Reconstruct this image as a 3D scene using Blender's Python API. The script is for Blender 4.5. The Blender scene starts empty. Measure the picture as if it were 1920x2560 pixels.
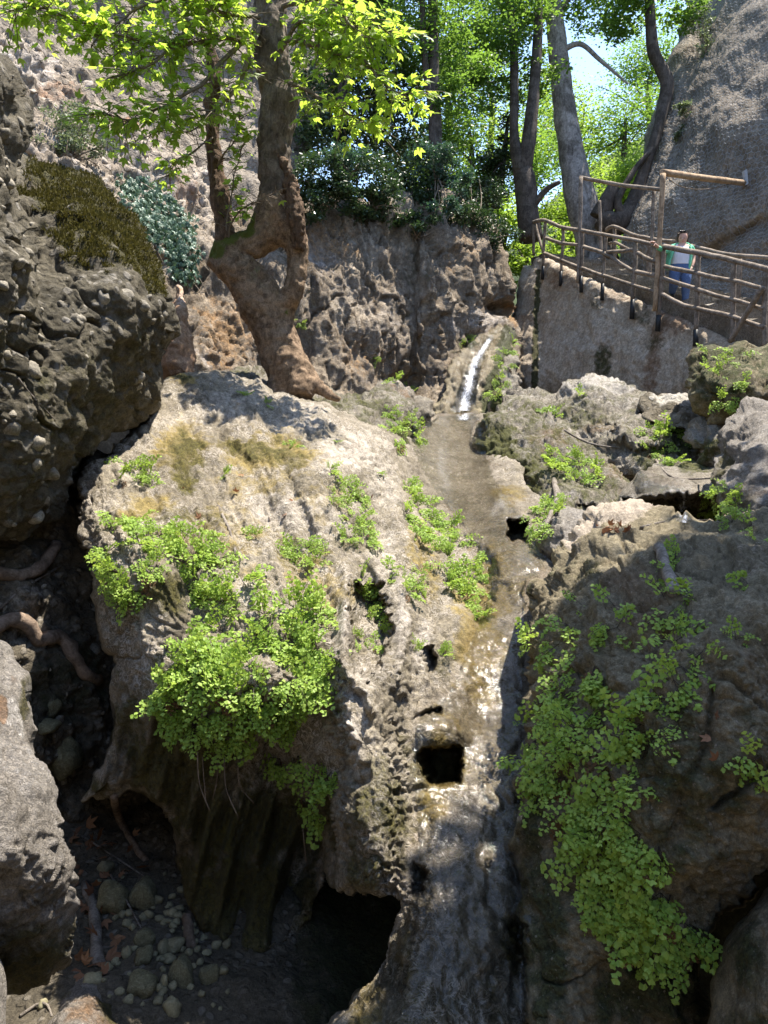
import bpy, math, random
import numpy as np
from mathutils import Vector, Matrix

SC = bpy.context.scene
COL = SC.collection
R = math.radians
rng = np.random.default_rng(7)
random.seed(7)

# ------------------------------------------------------------------ camera, sky, sun, exposure
CAMZ = 2.0
PITCH = -8.0
FPX = 1920.0                       # focal length in pixels of the 1920 x 2560 photograph
cam = bpy.data.cameras.new('camera')
cam.sensor_fit = 'HORIZONTAL'; cam.sensor_width = 36.0; cam.lens = 36.0
cam.clip_start = 0.05; cam.clip_end = 2000
camo = bpy.data.objects.new('camera', cam); COL.objects.link(camo)
camo.location = (0, 0, CAMZ); camo.rotation_euler = (R(90 + PITCH), 0, 0)
SC.camera = camo

SUN_DIR = Vector((0.30, 0.20, 0.95)).normalized()     # towards the sun: high, slightly from the right and ahead
world = bpy.data.worlds.new('World'); SC.world = world; world.use_nodes = True
wn = world.node_tree.nodes; wl = world.node_tree.links; wn.clear()
wo = wn.new('ShaderNodeOutputWorld'); wb = wn.new('ShaderNodeBackground'); ws = wn.new('ShaderNodeTexSky')
ws.sky_type = 'NISHITA'; ws.sun_disc = False
ws.sun_elevation = math.asin(SUN_DIR.z); ws.sun_rotation = math.atan2(SUN_DIR.x, SUN_DIR.y)
ws.air_density = 1.0; ws.dust_density = 0.5; ws.ozone_density = 1.4
wb.inputs['Strength'].default_value = 0.15
wl.new(ws.outputs[0], wb.inputs[0]); wl.new(wb.outputs[0], wo.inputs[0])
sun = bpy.data.lights.new('sun', 'SUN'); sun.energy = 4.8; sun.angle = R(0.53); sun.color = (1.0, 0.93, 0.82)
suno = bpy.data.objects.new('sun', sun); COL.objects.link(suno)
suno.rotation_euler = SUN_DIR.to_track_quat('Z', 'Y').to_euler(); suno.location = (6, 6, 30)

vs = SC.view_settings
vs.view_transform = 'Standard'; vs.look = 'None'; vs.gamma = 1.0; vs.use_curve_mapping = False
vs.exposure = 1.45
SC.cycles.use_denoising = True
SC.cycles.max_bounces = 8; SC.cycles.diffuse_bounces = 4; SC.cycles.transparent_max_bounces = 16
SC.cycles.caustics_reflective = False; SC.cycles.caustics_refractive = False

# ------------------------------------------------------------------ pixel <-> world
CP, SP = math.cos(R(PITCH)), math.sin(R(PITCH))
CAM = np.array([0, 0, CAMZ])
def rays(px, py):
    u = (np.asarray(px, float) - 960) / FPX; v = (1280 - np.asarray(py, float)) / FPX
    return np.stack([u, CP - SP * v, SP + CP * v], -1)
def P(px, py, d):
    return Vector((CAM + rays(px, py) * d).tolist())
def PA(a):
    a = np.asarray(a, float)
    return CAM + rays(a[:, 0], a[:, 1]) * a[:, 2:3]

# ------------------------------------------------------------------ noise (numpy)
_pt = rng.permutation(1024).astype(np.int64)
_gr = rng.normal(size=(1024, 3)); _gr /= np.linalg.norm(_gr, axis=1)[:, None]
_jt = rng.random((1024, 3))
def _h(i, j, k):
    return _pt[(_pt[(_pt[i & 1023] + j) & 1023] + k) & 1023]
def perlin(p):
    i = np.floor(p).astype(np.int64); f = p - i
    w = f * f * f * (f * (f * 6 - 15) + 10)
    def g(a, b, c):
        gr = _gr[_h(i[:, 0] + a, i[:, 1] + b, i[:, 2] + c)]
        return gr[:, 0] * (f[:, 0] - a) + gr[:, 1] * (f[:, 1] - b) + gr[:, 2] * (f[:, 2] - c)
    x00 = g(0,0,0) * (1-w[:,0]) + g(1,0,0) * w[:,0]; x10 = g(0,1,0) * (1-w[:,0]) + g(1,1,0) * w[:,0]
    x01 = g(0,0,1) * (1-w[:,0]) + g(1,0,1) * w[:,0]; x11 = g(0,1,1) * (1-w[:,0]) + g(1,1,1) * w[:,0]
    y0 = x00 * (1-w[:,1]) + x10 * w[:,1]; y1 = x01 * (1-w[:,1]) + x11 * w[:,1]
    return (y0 * (1-w[:,2]) + y1 * w[:,2]) * 1.6
def fbm(p, octv=4, gain=0.5, lac=2.1):
    s = 0; a = 1.0; q = np.array(p, float)
    for _ in range(octv):
        s = s + a * perlin(q); q = q * lac + 17.3; a *= gain
    return s
def ridged(p, octv=4):
    s = 0; a = 1.0; q = np.array(p, float)
    for _ in range(octv):
        s = s + a * (1 - 2 * np.abs(perlin(q))); q = q * 2.1 + 9.1; a *= 0.5
    return s - 0.8
def worley(p):
    i = np.floor(p).astype(np.int64); f = p - i
    d1 = np.full(len(p), 9.0)
    for a in (-1, 0, 1):
        for b in (-1, 0, 1):
            for c in (-1, 0, 1):
                j = _jt[_h(i[:, 0] + a, i[:, 1] + b, i[:, 2] + c)]
                dd = (j[:, 0] + a - f[:, 0])**2 + (j[:, 1] + b - f[:, 1])**2 + (j[:, 2] + c - f[:, 2])**2
                d1 = np.minimum(d1, dd)
    return np.sqrt(d1)
NOISE = {'fbm': fbm, 'ridge': ridged, 'cob': lambda p: 0.9 - np.minimum(worley(p), 0.9) * 1.6,
         'crk': lambda p: -np.clip(0.09 - np.abs(perlin(p + 0.5*perlin(p*2.7)[:, None])), 0, 1)/0.09,
         'pit': lambda p: -np.clip(0.45 - worley(p), 0, 1) * 2.2}

# ------------------------------------------------------------------ mesh plumbing
def mesh_np(name, verts, quads=None, tris=None, mat=None, smooth=True, mask=None, uvar=None):
    me = bpy.data.meshes.new(name)
    verts = np.asarray(verts, np.float32)
    parts = []
    if quads is not None and len(quads): parts.append(np.asarray(quads, np.int32))
    if tris is not None and len(tris): parts.append(np.asarray(tris, np.int32))
    me.vertices.add(len(verts)); me.vertices.foreach_set('co', verts.ravel())
    idx = np.concatenate([p.ravel() for p in parts]); tot = np.concatenate([np.full(len(p), p.shape[1], np.int32) for p in parts])
    me.loops.add(len(idx)); me.loops.foreach_set('vertex_index', idx)
    me.polygons.add(len(tot)); st = np.zeros(len(tot), np.int32); st[1:] = np.cumsum(tot)[:-1]
    me.polygons.foreach_set('loop_start', st); me.polygons.foreach_set('loop_total', tot)
    me.polygons.foreach_set('use_smooth', np.full(len(tot), smooth))
    me.update(calc_edges=True); me.validate()
    if mask is not None:
        at = me.color_attributes.new('mask', 'FLOAT_COLOR', 'POINT'); at.data.foreach_set('color', np.asarray(mask, np.float32).ravel())
    if uvar is not None:
        at = me.attributes.new('vary', 'FLOAT', 'POINT'); at.data.foreach_set('value', np.asarray(uvar, np.float32))
    if mat: me.materials.append(mat)
    return me
def obj(name, me, parent=None, loc=None, rot=None, scale=None):
    o = bpy.data.objects.new(name, me); COL.objects.link(o)
    if parent: o.parent = parent
    if loc is not None: o.location = loc
    if rot is not None: o.rotation_euler = rot
    if scale is not None: o.scale = scale
    return o
def tag(o, label=None, cat=None, group=None, kind=None):
    if label: o['label'] = label
    if cat: o['category'] = cat
    if group: o['group'] = group
    if kind: o['kind'] = kind
    return o
def empty(name, loc, label, cat, group=None):
    o = bpy.data.objects.new(name, None); COL.objects.link(o); o.location = loc; o.empty_display_size = 0.1
    return tag(o, label, cat, group)
class MB:
    """collects pieces of ONE part"""
    def __init__(s): s.v = []; s.q = []; s.t = []; s.n = 0; s.vary = []
    def add(s, v, q=None, t=None, vary=0.0):
        v = np.asarray(v, float); s.v.append(v)
        if q is not None and len(q): s.q.append(np.asarray(q) + s.n)
        if t is not None and len(t): s.t.append(np.asarray(t) + s.n)
        s.vary.append(np.broadcast_to(np.asarray(vary, float), (len(v),)))
        s.n += len(v)
    def mesh(s, name, mat, smooth=True, origin=None):
        v = np.concatenate(s.v)
        if origin is not None: v = v - np.asarray(origin)
        return mesh_np(name, v, np.concatenate(s.q) if s.q else None, np.concatenate(s.t) if s.t else None, mat, smooth, None, np.concatenate(s.vary))
def catmull(pts, n=6, closed=False):
    p = np.asarray(pts, float); m = len(p); out = []
    for i in range(m if closed else m - 1):
        if closed: a, b, c, d = p[(i-1) % m], p[i], p[(i+1) % m], p[(i+2) % m]
        else: a, b, c, d = p[max(i-1, 0)], p[i], p[i+1], p[min(i+2, m-1)]
        for k in range(n):
            t = k / n
            out.append(0.5 * ((2*b) + (-a+c)*t + (2*a-5*b+4*c-d)*t*t + (-a+3*b-3*c+d)*t**3))
    if not closed: out.append(p[-1])
    return np.array(out)
def tube(path, rad, seg=8, bump=0.0, cap=True, freq=6.0):
    """tapered round limb along a path -> verts, quads, tris"""
    p = np.asarray(path, float); n = len(p); rad = np.broadcast_to(np.asarray(rad, float), (n,))
    t = np.gradient(p, axis=0); t /= np.linalg.norm(t, axis=1)[:, None] + 1e-9
    up = np.array([0, 0, 1.0]) if abs(t[0][2]) < 0.9 else np.array([1.0, 0, 0])
    x = np.cross(up, t[0]); x /= np.linalg.norm(x)
    vs_ = []
    for i in range(n):
        x = x - t[i] * np.dot(x, t[i]); x /= np.linalg.norm(x) + 1e-9; y = np.cross(t[i], x)
        a = np.linspace(0, 2*np.pi, seg, endpoint=False)
        vs_.append(p[i] + rad[i] * (np.cos(a)[:, None] * x + np.sin(a)[:, None] * y))
    v = np.concatenate(vs_)
    if bump:
        c = np.repeat(p, seg, axis=0); v = c + (v - c) * (1 + bump * fbm(v * freq, 3))[:, None]
    i, j = np.meshgrid(np.arange(n-1), np.arange(seg), indexing='ij'); i = i.ravel(); j = j.ravel(); k = (j+1) % seg
    q = np.stack([i*seg+j, i*seg+k, (i+1)*seg+k, (i+1)*seg+j], -1)
    tr = []
    if cap:
        v = np.concatenate([v, p[:1], p[-1:]]); a0 = n*seg
        for j in range(seg):
            k = (j+1) % seg; tr.append((a0, k, j)); tr.append((a0+1, (n-1)*seg+j, (n-1)*seg+k))
    return v, q, np.array(tr, int).reshape(-1, 3)

# ------------------------------------------------------------------ reliefs: rocks with a traced outline, their own depth, thickness and back
def poly_sd(pts, poly):
    """signed distance (positive inside) and nearest boundary point"""
    a = np.asarray(poly, float); b = np.roll(a, -1, 0)
    best = np.full(len(pts), 1e18); near = np.zeros_like(pts); ins = np.zeros(len(pts), bool)
    x, y = pts[:, 0], pts[:, 1]
    for (ax, ay), (bx, by) in zip(a, b):
        dx, dy = bx-ax, by-ay; L = dx*dx + dy*dy + 1e-12
        t = np.clip(((x-ax)*dx + (y-ay)*dy) / L, 0, 1); qx = ax+t*dx; qy = ay+t*dy
        dd = (x-qx)**2 + (y-qy)**2; m = dd < best
        best[m] = dd[m]; near[m, 0] = qx[m]; near[m, 1] = qy[m]
        c = ((ay > y) != (by > y)) & (x < (bx-ax)*(y-ay)/((by-ay) if by != ay else 1e-9)+ax); ins ^= c
    return np.where(ins, 1, -1) * np.sqrt(best), near
def line_d(pts, line):
    best = np.full(len(pts), 1e18); a = np.asarray(line, float)
    for (ax, ay), (bx, by) in zip(a[:-1], a[1:]):
        dx, dy = bx-ax, by-ay; L = dx*dx+dy*dy+1e-9
        t = np.clip(((pts[:, 0]-ax)*dx+(pts[:, 1]-ay)*dy)/L, 0, 1)
        best = np.minimum(best, (pts[:, 0]-ax-t*dx)**2+(pts[:, 1]-ay-t*dy)**2)
    return np.sqrt(best)
def tps(ctrl):
    c = np.asarray(ctrl, float); xy = c[:, :2] / 500.0; n = len(c)
    if n < 4:
        m = c[:, 2].mean(); return lambda q: np.full(len(q), m)
    def U(a, b):
        r2 = ((a[:, None, :] - b[None, :, :])**2).sum(-1) + 1e-12
        return 0.5 * r2 * np.log(r2)
    A = np.zeros((n+3, n+3)); A[:n, :n] = U(xy, xy) + np.eye(n) * 1e-3
    A[:n, n] = 1; A[:n, n+1:] = xy; A[n, :n] = 1; A[n+1:, :n] = xy.T
    w = np.linalg.solve(A, np.concatenate([c[:, 2], [0, 0, 0]]))
    def f(q):
        q = np.asarray(q, float) / 500.0; out = np.empty(len(q))
        for s in range(0, len(q), 20000):
            out[s:s+20000] = U(q[s:s+20000], xy) @ w[:n] + w[n] + q[s:s+20000] @ w[n+1:]
        return out
    return f
def sstep(e0, e1, x):
    t = np.clip((x - e0) / (e1 - e0), 0, 1); return t*t*(3-2*t)
def vnormals(v, q):
    n = np.zeros_like(v); fn = np.cross(v[q[:, 2]] - v[q[:, 0]], v[q[:, 3]] - v[q[:, 1]])
    for k in range(4): np.add.at(n, q[:, k], fn)
    return n / (np.linalg.norm(n, axis=1)[:, None] + 1e-12)
RELIEF = {}
def paint(pts, spec, wob):
    m = np.zeros(len(pts))
    for s in spec:
        if len(s) == 5:
            x, y, rx, ry, k = s
            r = np.sqrt(((pts[:, 0]-x)/rx)**2 + ((pts[:, 1]-y)/ry)**2) + wob
            m = np.maximum(m, k * (1 - sstep(0.35, 1.3, r)))
        else:
            line, wd, k = s
            m = np.maximum(m, k * (1 - sstep(0.35, 1.35, line_d(pts, line)/wd + wob)))
    return m
def relief(name, outline, ctrl, mat, cell=4, rim=0.2, back=0.6, noise=(), edits=(), masks=None, jag=4.0, mossup=0.0, parent=None, smooth_out=5, openback=False, smoothwet=0.0):
    ol = catmull(outline, smooth_out, True)
    if jag:
        ph = rng.random() * 50; q = np.c_[ol/28.0, np.full(len(ol), ph)]
        ol = ol + np.c_[fbm(q, 3), fbm(q + 31.7, 3)] * jag
    lo = ol.min(0) - cell; hi = ol.max(0) + cell
    gx = np.arange(lo[0], hi[0]+cell, cell); gy = np.arange(lo[1], hi[1]+cell, cell)
    X, Y = np.meshgrid(gx, gy); pts = np.c_[X.ravel(), Y.ravel()]; W = len(gx); H = len(gy)
    sd, near = poly_sd(pts, ol)
    inside = sd > 0
    pts = np.where((sd <= 0)[:, None], near, pts); sd = np.maximum(sd, 0)
    i, j = np.meshgrid(np.arange(H-1), np.arange(W-1), indexing='ij'); i = i.ravel(); j = j.ravel()
    q = np.stack([i*W+j, (i+1)*W+j, (i+1)*W+j+1, i*W+j+1], -1); q = q[inside[q].any(1)]
    used = np.zeros(len(pts), bool); used[q.ravel()] = True
    rm = np.cumsum(used) - 1; q = rm[q]; pts = pts[used]; sd = sd[used]
    d = tps(ctrl)(pts)
    e = sd * d / FPX
    if rim > 0:
        t = np.clip(1 - e / rim, 0, 1); d = d + rim * 0.9 * (1 - np.sqrt(np.maximum(1 - t*t, 0)))
    vb = CAM + rays(pts[:, 0], pts[:, 1]) * d[:, None]; nb0 = vnormals(vb, q)
    if np.mean((nb0 * (CAM - vb)).sum(1)) < 0: nb0 = -nb0
    for ed in edits:
        if ed[0] == 'poly':
            _, poly, delta, soft = ed; s_, _n = poly_sd(pts, poly); s_ = s_ + min(soft, 14)*0.9*fbm(np.c_[pts/17.0, np.zeros(len(pts))], 3); d = d + delta * sstep(-soft, soft, s_)
        elif ed[0] == 'line':
            _, line, wd, delta = ed; d = d + delta * np.exp(-(line_d(pts, line)/wd)**2)
        elif ed[0] == 'blob':
            _, x, y, rx, ry, delta = ed; d = d + delta * np.exp(-(((pts[:, 0]-x)/rx)**2 + ((pts[:, 1]-y)/ry)**2))
        elif ed[0] == 'fn':
            d = d + ed[1](pts, d)
    v = CAM + rays(pts[:, 0], pts[:, 1]) * d[:, None]
    nv = vnormals(v, q)
    if np.mean((nv * (CAM - v)).sum(1)) < 0: q = q[:, ::-1]; nv = -nv
    disp = np.zeros(len(v))
    for kind, sc_, amp in noise:
        sc3 = np.asarray(sc_ if np.ndim(sc_) else (sc_,)*3, float)
        disp += NOISE[kind](v * sc3 + 3.1) * amp * ((0.2 + 0.8*sstep(0, 0.10, e)) if sc3[0] > 8 else 1.0)
    if masks and 'wet' in masks and smoothwet: disp = disp * (1 - smoothwet * paint(pts, masks['wet'], np.zeros(len(pts))))
    v = v + nb0 * disp[:, None]
    nv = vnormals(v, q)
    wob = 0.35 * fbm(v * 3.0, 3) + 0.2 * fbm(v * 11.0, 2)
    masks = masks or {}
    mk = np.zeros((len(v), 4))
    for c, key in enumerate(('moss', 'pale', 'stain', 'wet')):
        if key in masks: mk[:, c] = paint(pts, masks[key], wob)
    if mossup:
        mk[:, 0] = np.maximum(mk[:, 0], mossup * sstep(0.25, 0.8, nv[:, 2] + wob))
    # skirt and back
    ed = np.sort(np.concatenate([q[:, [0, 1]], q[:, [1, 2]], q[:, [2, 3]], q[:, [3, 0]]]), 1)
    eo = np.concatenate([q[:, [0, 1]], q[:, [1, 2]], q[:, [2, 3]], q[:, [3, 0]]])
    key = ed[:, 0].astype(np.int64) * (len(v)+1) + ed[:, 1]
    _, inv, cnt = np.unique(key, return_inverse=True, return_counts=True)
    be = eo[cnt[inv] == 1]; bv = np.unique(be)
    cen = v.mean(0); view = (cen - CAM) / np.linalg.norm(cen - CAM)
    allv = [v]; allq = [q]; mks = [mk]; prev = {int(b): int(b) for b in bv}; n = len(v)
    own = (v[bv] - CAM); own /= np.linalg.norm(own, axis=1)[:, None]
    for fr, sh in ((0.35, 0.0), (0.75, 0.12), (1.0, 0.45)):
        if openback: sh = 0.0
        nb = v[bv] + own * back * fr; nb = nb + (cen + view*back*fr - nb) * sh
        nb = nb + 0.03 * back * np.c_[perlin(nb*2), perlin(nb*2+5), perlin(nb*2+9)]
        cur = {int(b): n + k for k, b in enumerate(bv)}
        allv.append(nb); mks.append(mk[bv])
        allq.append(np.array([(prev[int(b)], prev[int(a)], cur[int(a)], cur[int(b)]) for a, b in be]))
        prev = cur; n += len(bv)
    tr = None
    if not openback:
        allv.append((cen + view * back)[None]); mks.append(np.zeros((1, 4)))
        tr = np.array([(prev[int(b)], prev[int(a)], n) for a, b in be])
    me = mesh_np(name, np.concatenate(allv), np.concatenate(allq), tr, mat, True, np.concatenate(mks))
    o = obj(name, me, parent)
    RELIEF[name] = (pts, v, nv, mk)
    return o

# ------------------------------------------------------------------ materials
def nt(name):
    m = bpy.data.materials.new(name); m.use_nodes = True; t = m.node_tree; t.nodes.clear()
    return m, t.nodes, t.links
def N(n, typ, **kw):
    x = n.new(typ)
    for k, v in kw.items():
        if k.startswith('i_'): x.inputs[int(k[2:]) if k[2:].isdigit() else k[2:]].default_value = v
        else: setattr(x, k, v)
    return x
def ramp(n, stops):
    r = n.new('ShaderNodeValToRGB'); cr = r.color_ramp
    while len(cr.elements) < len(stops): cr.elements.new(0.5)
    for e, (p, c) in zip(cr.elements, stops):
        e.position = p; e.color = (*c, 1) if len(c) == 3 else c
    return r
def mixc(n, l, fac, a, b, mode='MIX'):
    m = n.new('ShaderNodeMix'); m.data_type = 'RGBA'; m.blend_type = mode
    for s, val in ((0, fac), (6, a), (7, b)):
        if hasattr(val, 'links') or hasattr(val, 'is_linked'): l.new(val, m.inputs[s])
        elif s == 0: m.inputs[0].default_value = val
        else: m.inputs[s].default_value = (*val, 1)
    return m.outputs[2]
def math_(n, l, op, a, b=None, clamp=False):
    m = n.new('ShaderNodeMath'); m.operation = op; m.use_clamp = clamp
    for k, val in enumerate((a, b)):
        if val is None: continue
        if hasattr(val, 'is_linked'): l.new(val, m.inputs[k])
        else: m.inputs[k].default_value = val
    return m.outputs[0]
def noise_(n, l, co, scale, detail=6, rough=0.6, dist=0.0, mapscale=None):
    if mapscale:
        mp = n.new('ShaderNodeMapping'); mp.inputs['Scale'].default_value = mapscale; l.new(co, mp.inputs[0]); co = mp.outputs[0]
    x = N(n, 'ShaderNodeTexNoise'); x.inputs['Scale'].default_value = scale; x.inputs['Detail'].default_value = detail
    x.inputs['Roughness'].default_value = rough; x.inputs['Distortion'].default_value = dist; l.new(co, x.inputs['Vector'])
    return x.outputs[0]
def rock_mat(name, dark, mid, light, scale=1.5, moss=(0.075, 0.085, 0.018), moss2=(0.03, 0.04, 0.012), pale=(0.62, 0.56, 0.5), stain=(0.2, 0.11, 0.05),
             bump=0.5, fine=28.0, cobble=0.0, cobscale=9.0, crust=0.35, streak=0.0, wetrough=0.18, bdist=0.03, speck=0.0, verm=0.0, vscale=16.0):
    m, n, l = nt(name)
    out = n.new('ShaderNodeOutputMaterial'); b = n.new('ShaderNodeBsdfPrincipled'); l.new(b.outputs[0], out.inputs[0])
    co = n.new('ShaderNodeTexCoord').outputs['Object']
    at = N(n, 'ShaderNodeAttribute', attribute_name='mask'); sp = n.new('ShaderNodeSeparateColor'); l.new(at.outputs['Color'], sp.inputs[0])
    wet = at.outputs['Alpha']
    n1 = noise_(n, l, co, scale, 9, 0.65, 0.6)
    r1 = ramp(n, [(0.28, dark), (0.5, mid), (0.74, light)]); l.new(n1, r1.inputs[0]); c = r1.outputs[0]
    n2 = noise_(n, l, co, fine, 6, 0.7)
    n8 = noise_(n, l, co, fine*4.2, 5, 0.75)
    r2 = ramp(n, [(0.37, (0.28,)*3), (0.5, (0.92,)*3), (0.63, (1.75,)*3)]); l.new(math_(n, l, 'ADD', math_(n, l, 'MULTIPLY', n2, 0.5), math_(n, l, 'MULTIPLY', n8, 0.5)), r2.inputs[0])
    c = mixc(n, l, 0.8, c, r2.outputs[0], 'MULTIPLY')
    # pale mineral crust in broken patches
    n3 = noise_(n, l, co, scale*4.5, 8, 0.72, 1.2)
    r3 = ramp(n, [(0.56, (0,)*3), (0.68, (1,)*3)]); l.new(n3, r3.inputs[0])
    c = mixc(n, l, math_(n, l, 'MULTIPLY', r3.outputs[0], crust), c, tuple(0.5*(a+b_) for a, b_ in zip(light, pale)))
    if streak:
        n4 = noise_(n, l, co, 1.0, 6, 0.65, 0.4, (5.0, 5.0, 0.55))
        r4 = ramp(n, [(0.42, (1,)*3), (0.62, (0.35, 0.3, 0.24))]); l.new(n4, r4.inputs[0])
        c = mixc(n, l, streak, c, r4.outputs[0], 'MULTIPLY')
    hsum = math_(n, l, 'ADD', math_(n, l, 'ADD', math_(n, l, 'MULTIPLY', n2, 0.6), math_(n, l, 'MULTIPLY', n3, 0.7)), math_(n, l, 'MULTIPLY', n8, 0.35))
    if cobble:
        vo = N(n, 'ShaderNodeTexVoronoi'); vo.inputs['Scale'].default_value = cobscale
        nd = N(n, 'ShaderNodeTexNoise'); nd.inputs['Scale'].default_value = 6; l.new(co, nd.inputs['Vector'])
        va = n.new('ShaderNodeVectorMath'); va.operation = 'ADD'; sc = n.new('ShaderNodeVectorMath'); sc.operation = 'SCALE'; sc.inputs[3].default_value = 0.12
        l.new(nd.outputs[1], sc.inputs[0]); l.new(co, va.inputs[0]); l.new(sc.outputs[0], va.inputs[1]); l.new(va.outputs[0], vo.inputs['Vector'])
        sel = n.new('ShaderNodeSeparateColor'); l.new(vo.outputs['Color'], sel.inputs[0])
        pick = math_(n, l, 'GREATER_THAN', sel.outputs[0], 0.62)
        core = ramp(n, [(0.30, (1,)*3), (0.46, (0,)*3)]); l.new(vo.outputs['Distance'], core.inputs[0])
        fac = math_(n, l, 'MULTIPLY', math_(n, l, 'MULTIPLY', pick, core.outputs[0]), cobble)
        tone = mixc(n, l, sel.outputs[1], mid, pale)
        c = mixc(n, l, fac, c, tone)
        hsum = math_(n, l, 'ADD', hsum, math_(n, l, 'MULTIPLY', core.outputs[0], 0.5))
    if verm:                                   # pale worm-like calcite and lichen threads over the darker crust
        nv_ = noise_(n, l, co, vscale, 4, 0.6, 1.6); nm_ = noise_(n, l, co, scale*1.3, 4, 0.6)
        av = math_(n, l, 'ABSOLUTE', math_(n, l, 'SUBTRACT', nv_, 0.5))
        rv = ramp(n, [(0.012, (1,)*3), (0.05, (0,)*3)]); l.new(av, rv.inputs[0])
        rn = ramp(n, [(0.40, (0,)*3), (0.58, (1,)*3)]); l.new(nm_, rn.inputs[0])
        fv_ = math_(n, l, 'MULTIPLY', math_(n, l, 'MULTIPLY', rv.outputs[0], rn.outputs[0]), verm)
        c = mixc(n, l, fv_, c, pale); hsum = math_(n, l, 'ADD', hsum, math_(n, l, 'MULTIPLY', rv.outputs[0], 0.35))
    # painted zones: moss, pale, stain
    def zone(ch, fn, lo=0.33, hi=0.72):
        z = math_(n, l, 'ADD', ch, math_(n, l, 'MULTIPLY', math_(n, l, 'SUBTRACT', fn, 0.5), 1.5))
        rr = ramp(n, [(lo, (0,)*3), (hi, (1,)*3)]); l.new(z, rr.inputs[0]); return math_(n, l, 'MULTIPLY', rr.outputs[0], math_(n, l, 'GREATER_THAN', ch, 0.02))
    n5 = noise_(n, l, co, 7.0, 8, 0.7); n6 = noise_(n, l, co, 60.0, 4, 0.7)
    zp = zone(sp.outputs[1], n3)
    c = mixc(n, l, math_(n, l, 'MULTIPLY', zp, 0.7), c, mixc(n, l, 0.7, pale, r2.outputs[0], 'MULTIPLY'))
    zs = zone(sp.outputs[2], n5)
    c = mixc(n, l, math_(n, l, 'MULTIPLY', zs, 0.8), c, mixc(n, l, 0.6, stain, r2.outputs[0], 'MULTIPLY'))
    zm = zone(sp.outputs[0], n5)
    rm = ramp(n, [(0.35, moss2), (0.62, moss)]); l.new(n6, rm.inputs[0])
    c = mixc(n, l, math_(n, l, 'MULTIPLY', zm, 0.92), c, mixc(n, l, 0.8, rm.outputs[0], r2.outputs[0], 'MULTIPLY'))
    if speck:
        n7 = noise_(n, l, co, 55, 2, 0.5); r7 = ramp(n, [(0.66, (0,)*3), (0.7, (1,)*3)]); l.new(n7, r7.inputs[0])
        c = mixc(n, l, math_(n, l, 'MULTIPLY', r7.outputs[0], speck), c, pale)
    cw = mixc(n, l, wet, c, mixc(n, l, 1.0, c, (0.68, 0.64, 0.6), 'MULTIPLY'))
    l.new(cw, b.inputs['Base Color'])
    rr = math_(n, l, 'SUBTRACT', 0.92, math_(n, l, 'MULTIPLY', wet, 0.92 - wetrough), True); l.new(rr, b.inputs['Roughness'])
    b.inputs['Specular IOR Level'].default_value = 0.3
    hs = math_(n, l, 'ADD', hsum, math_(n, l, 'MULTIPLY', math_(n, l, 'MULTIPLY', zm, n6), 1.2))
    bp = n.new('ShaderNodeBump'); bp.inputs['Strength'].default_value = bump; bp.inputs['Distance'].default_value = bdist
    l.new(hs, bp.inputs['Height']); l.new(bp.outputs[0], b.inputs['Normal'])
    return m
def leaf_mat(name, a, b_, trans, rough=0.5, tw=0.5, spec=0.4):
    m, n, l = nt(name)
    out = n.new('ShaderNodeOutputMaterial')
    at = N(n, 'ShaderNodeAttribute', attribute_name='vary'); oi = n.new('ShaderNodeObjectInfo')
    f = math_(n, l, 'ADD', math_(n, l, 'MULTIPLY', at.outputs['Fac'], 0.6), math_(n, l, 'MULTIPLY', oi.outputs['Random'], 0.4))
    c = mixc(n, l, f, a, b_)
    tr_ = mixc(n, l, f, tuple(x*0.7 for x in trans), trans)
    d = n.new('ShaderNodeBsdfPrincipled'); l.new(c, d.inputs['Base Color']); d.inputs['Roughness'].default_value = rough
    d.inputs['Specular IOR Level'].default_value = spec
    t = n.new('ShaderNodeBsdfTranslucent'); l.new(tr_, t.inputs[0])
    mx = n.new('ShaderNodeMixShader'); mx.inputs[0].default_value = tw
    l.new(d.outputs[0], mx.inputs[1]); l.new(t.outputs[0], mx.inputs[2]); l.new(mx.outputs[0], out.inputs[0])
    return m
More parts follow.
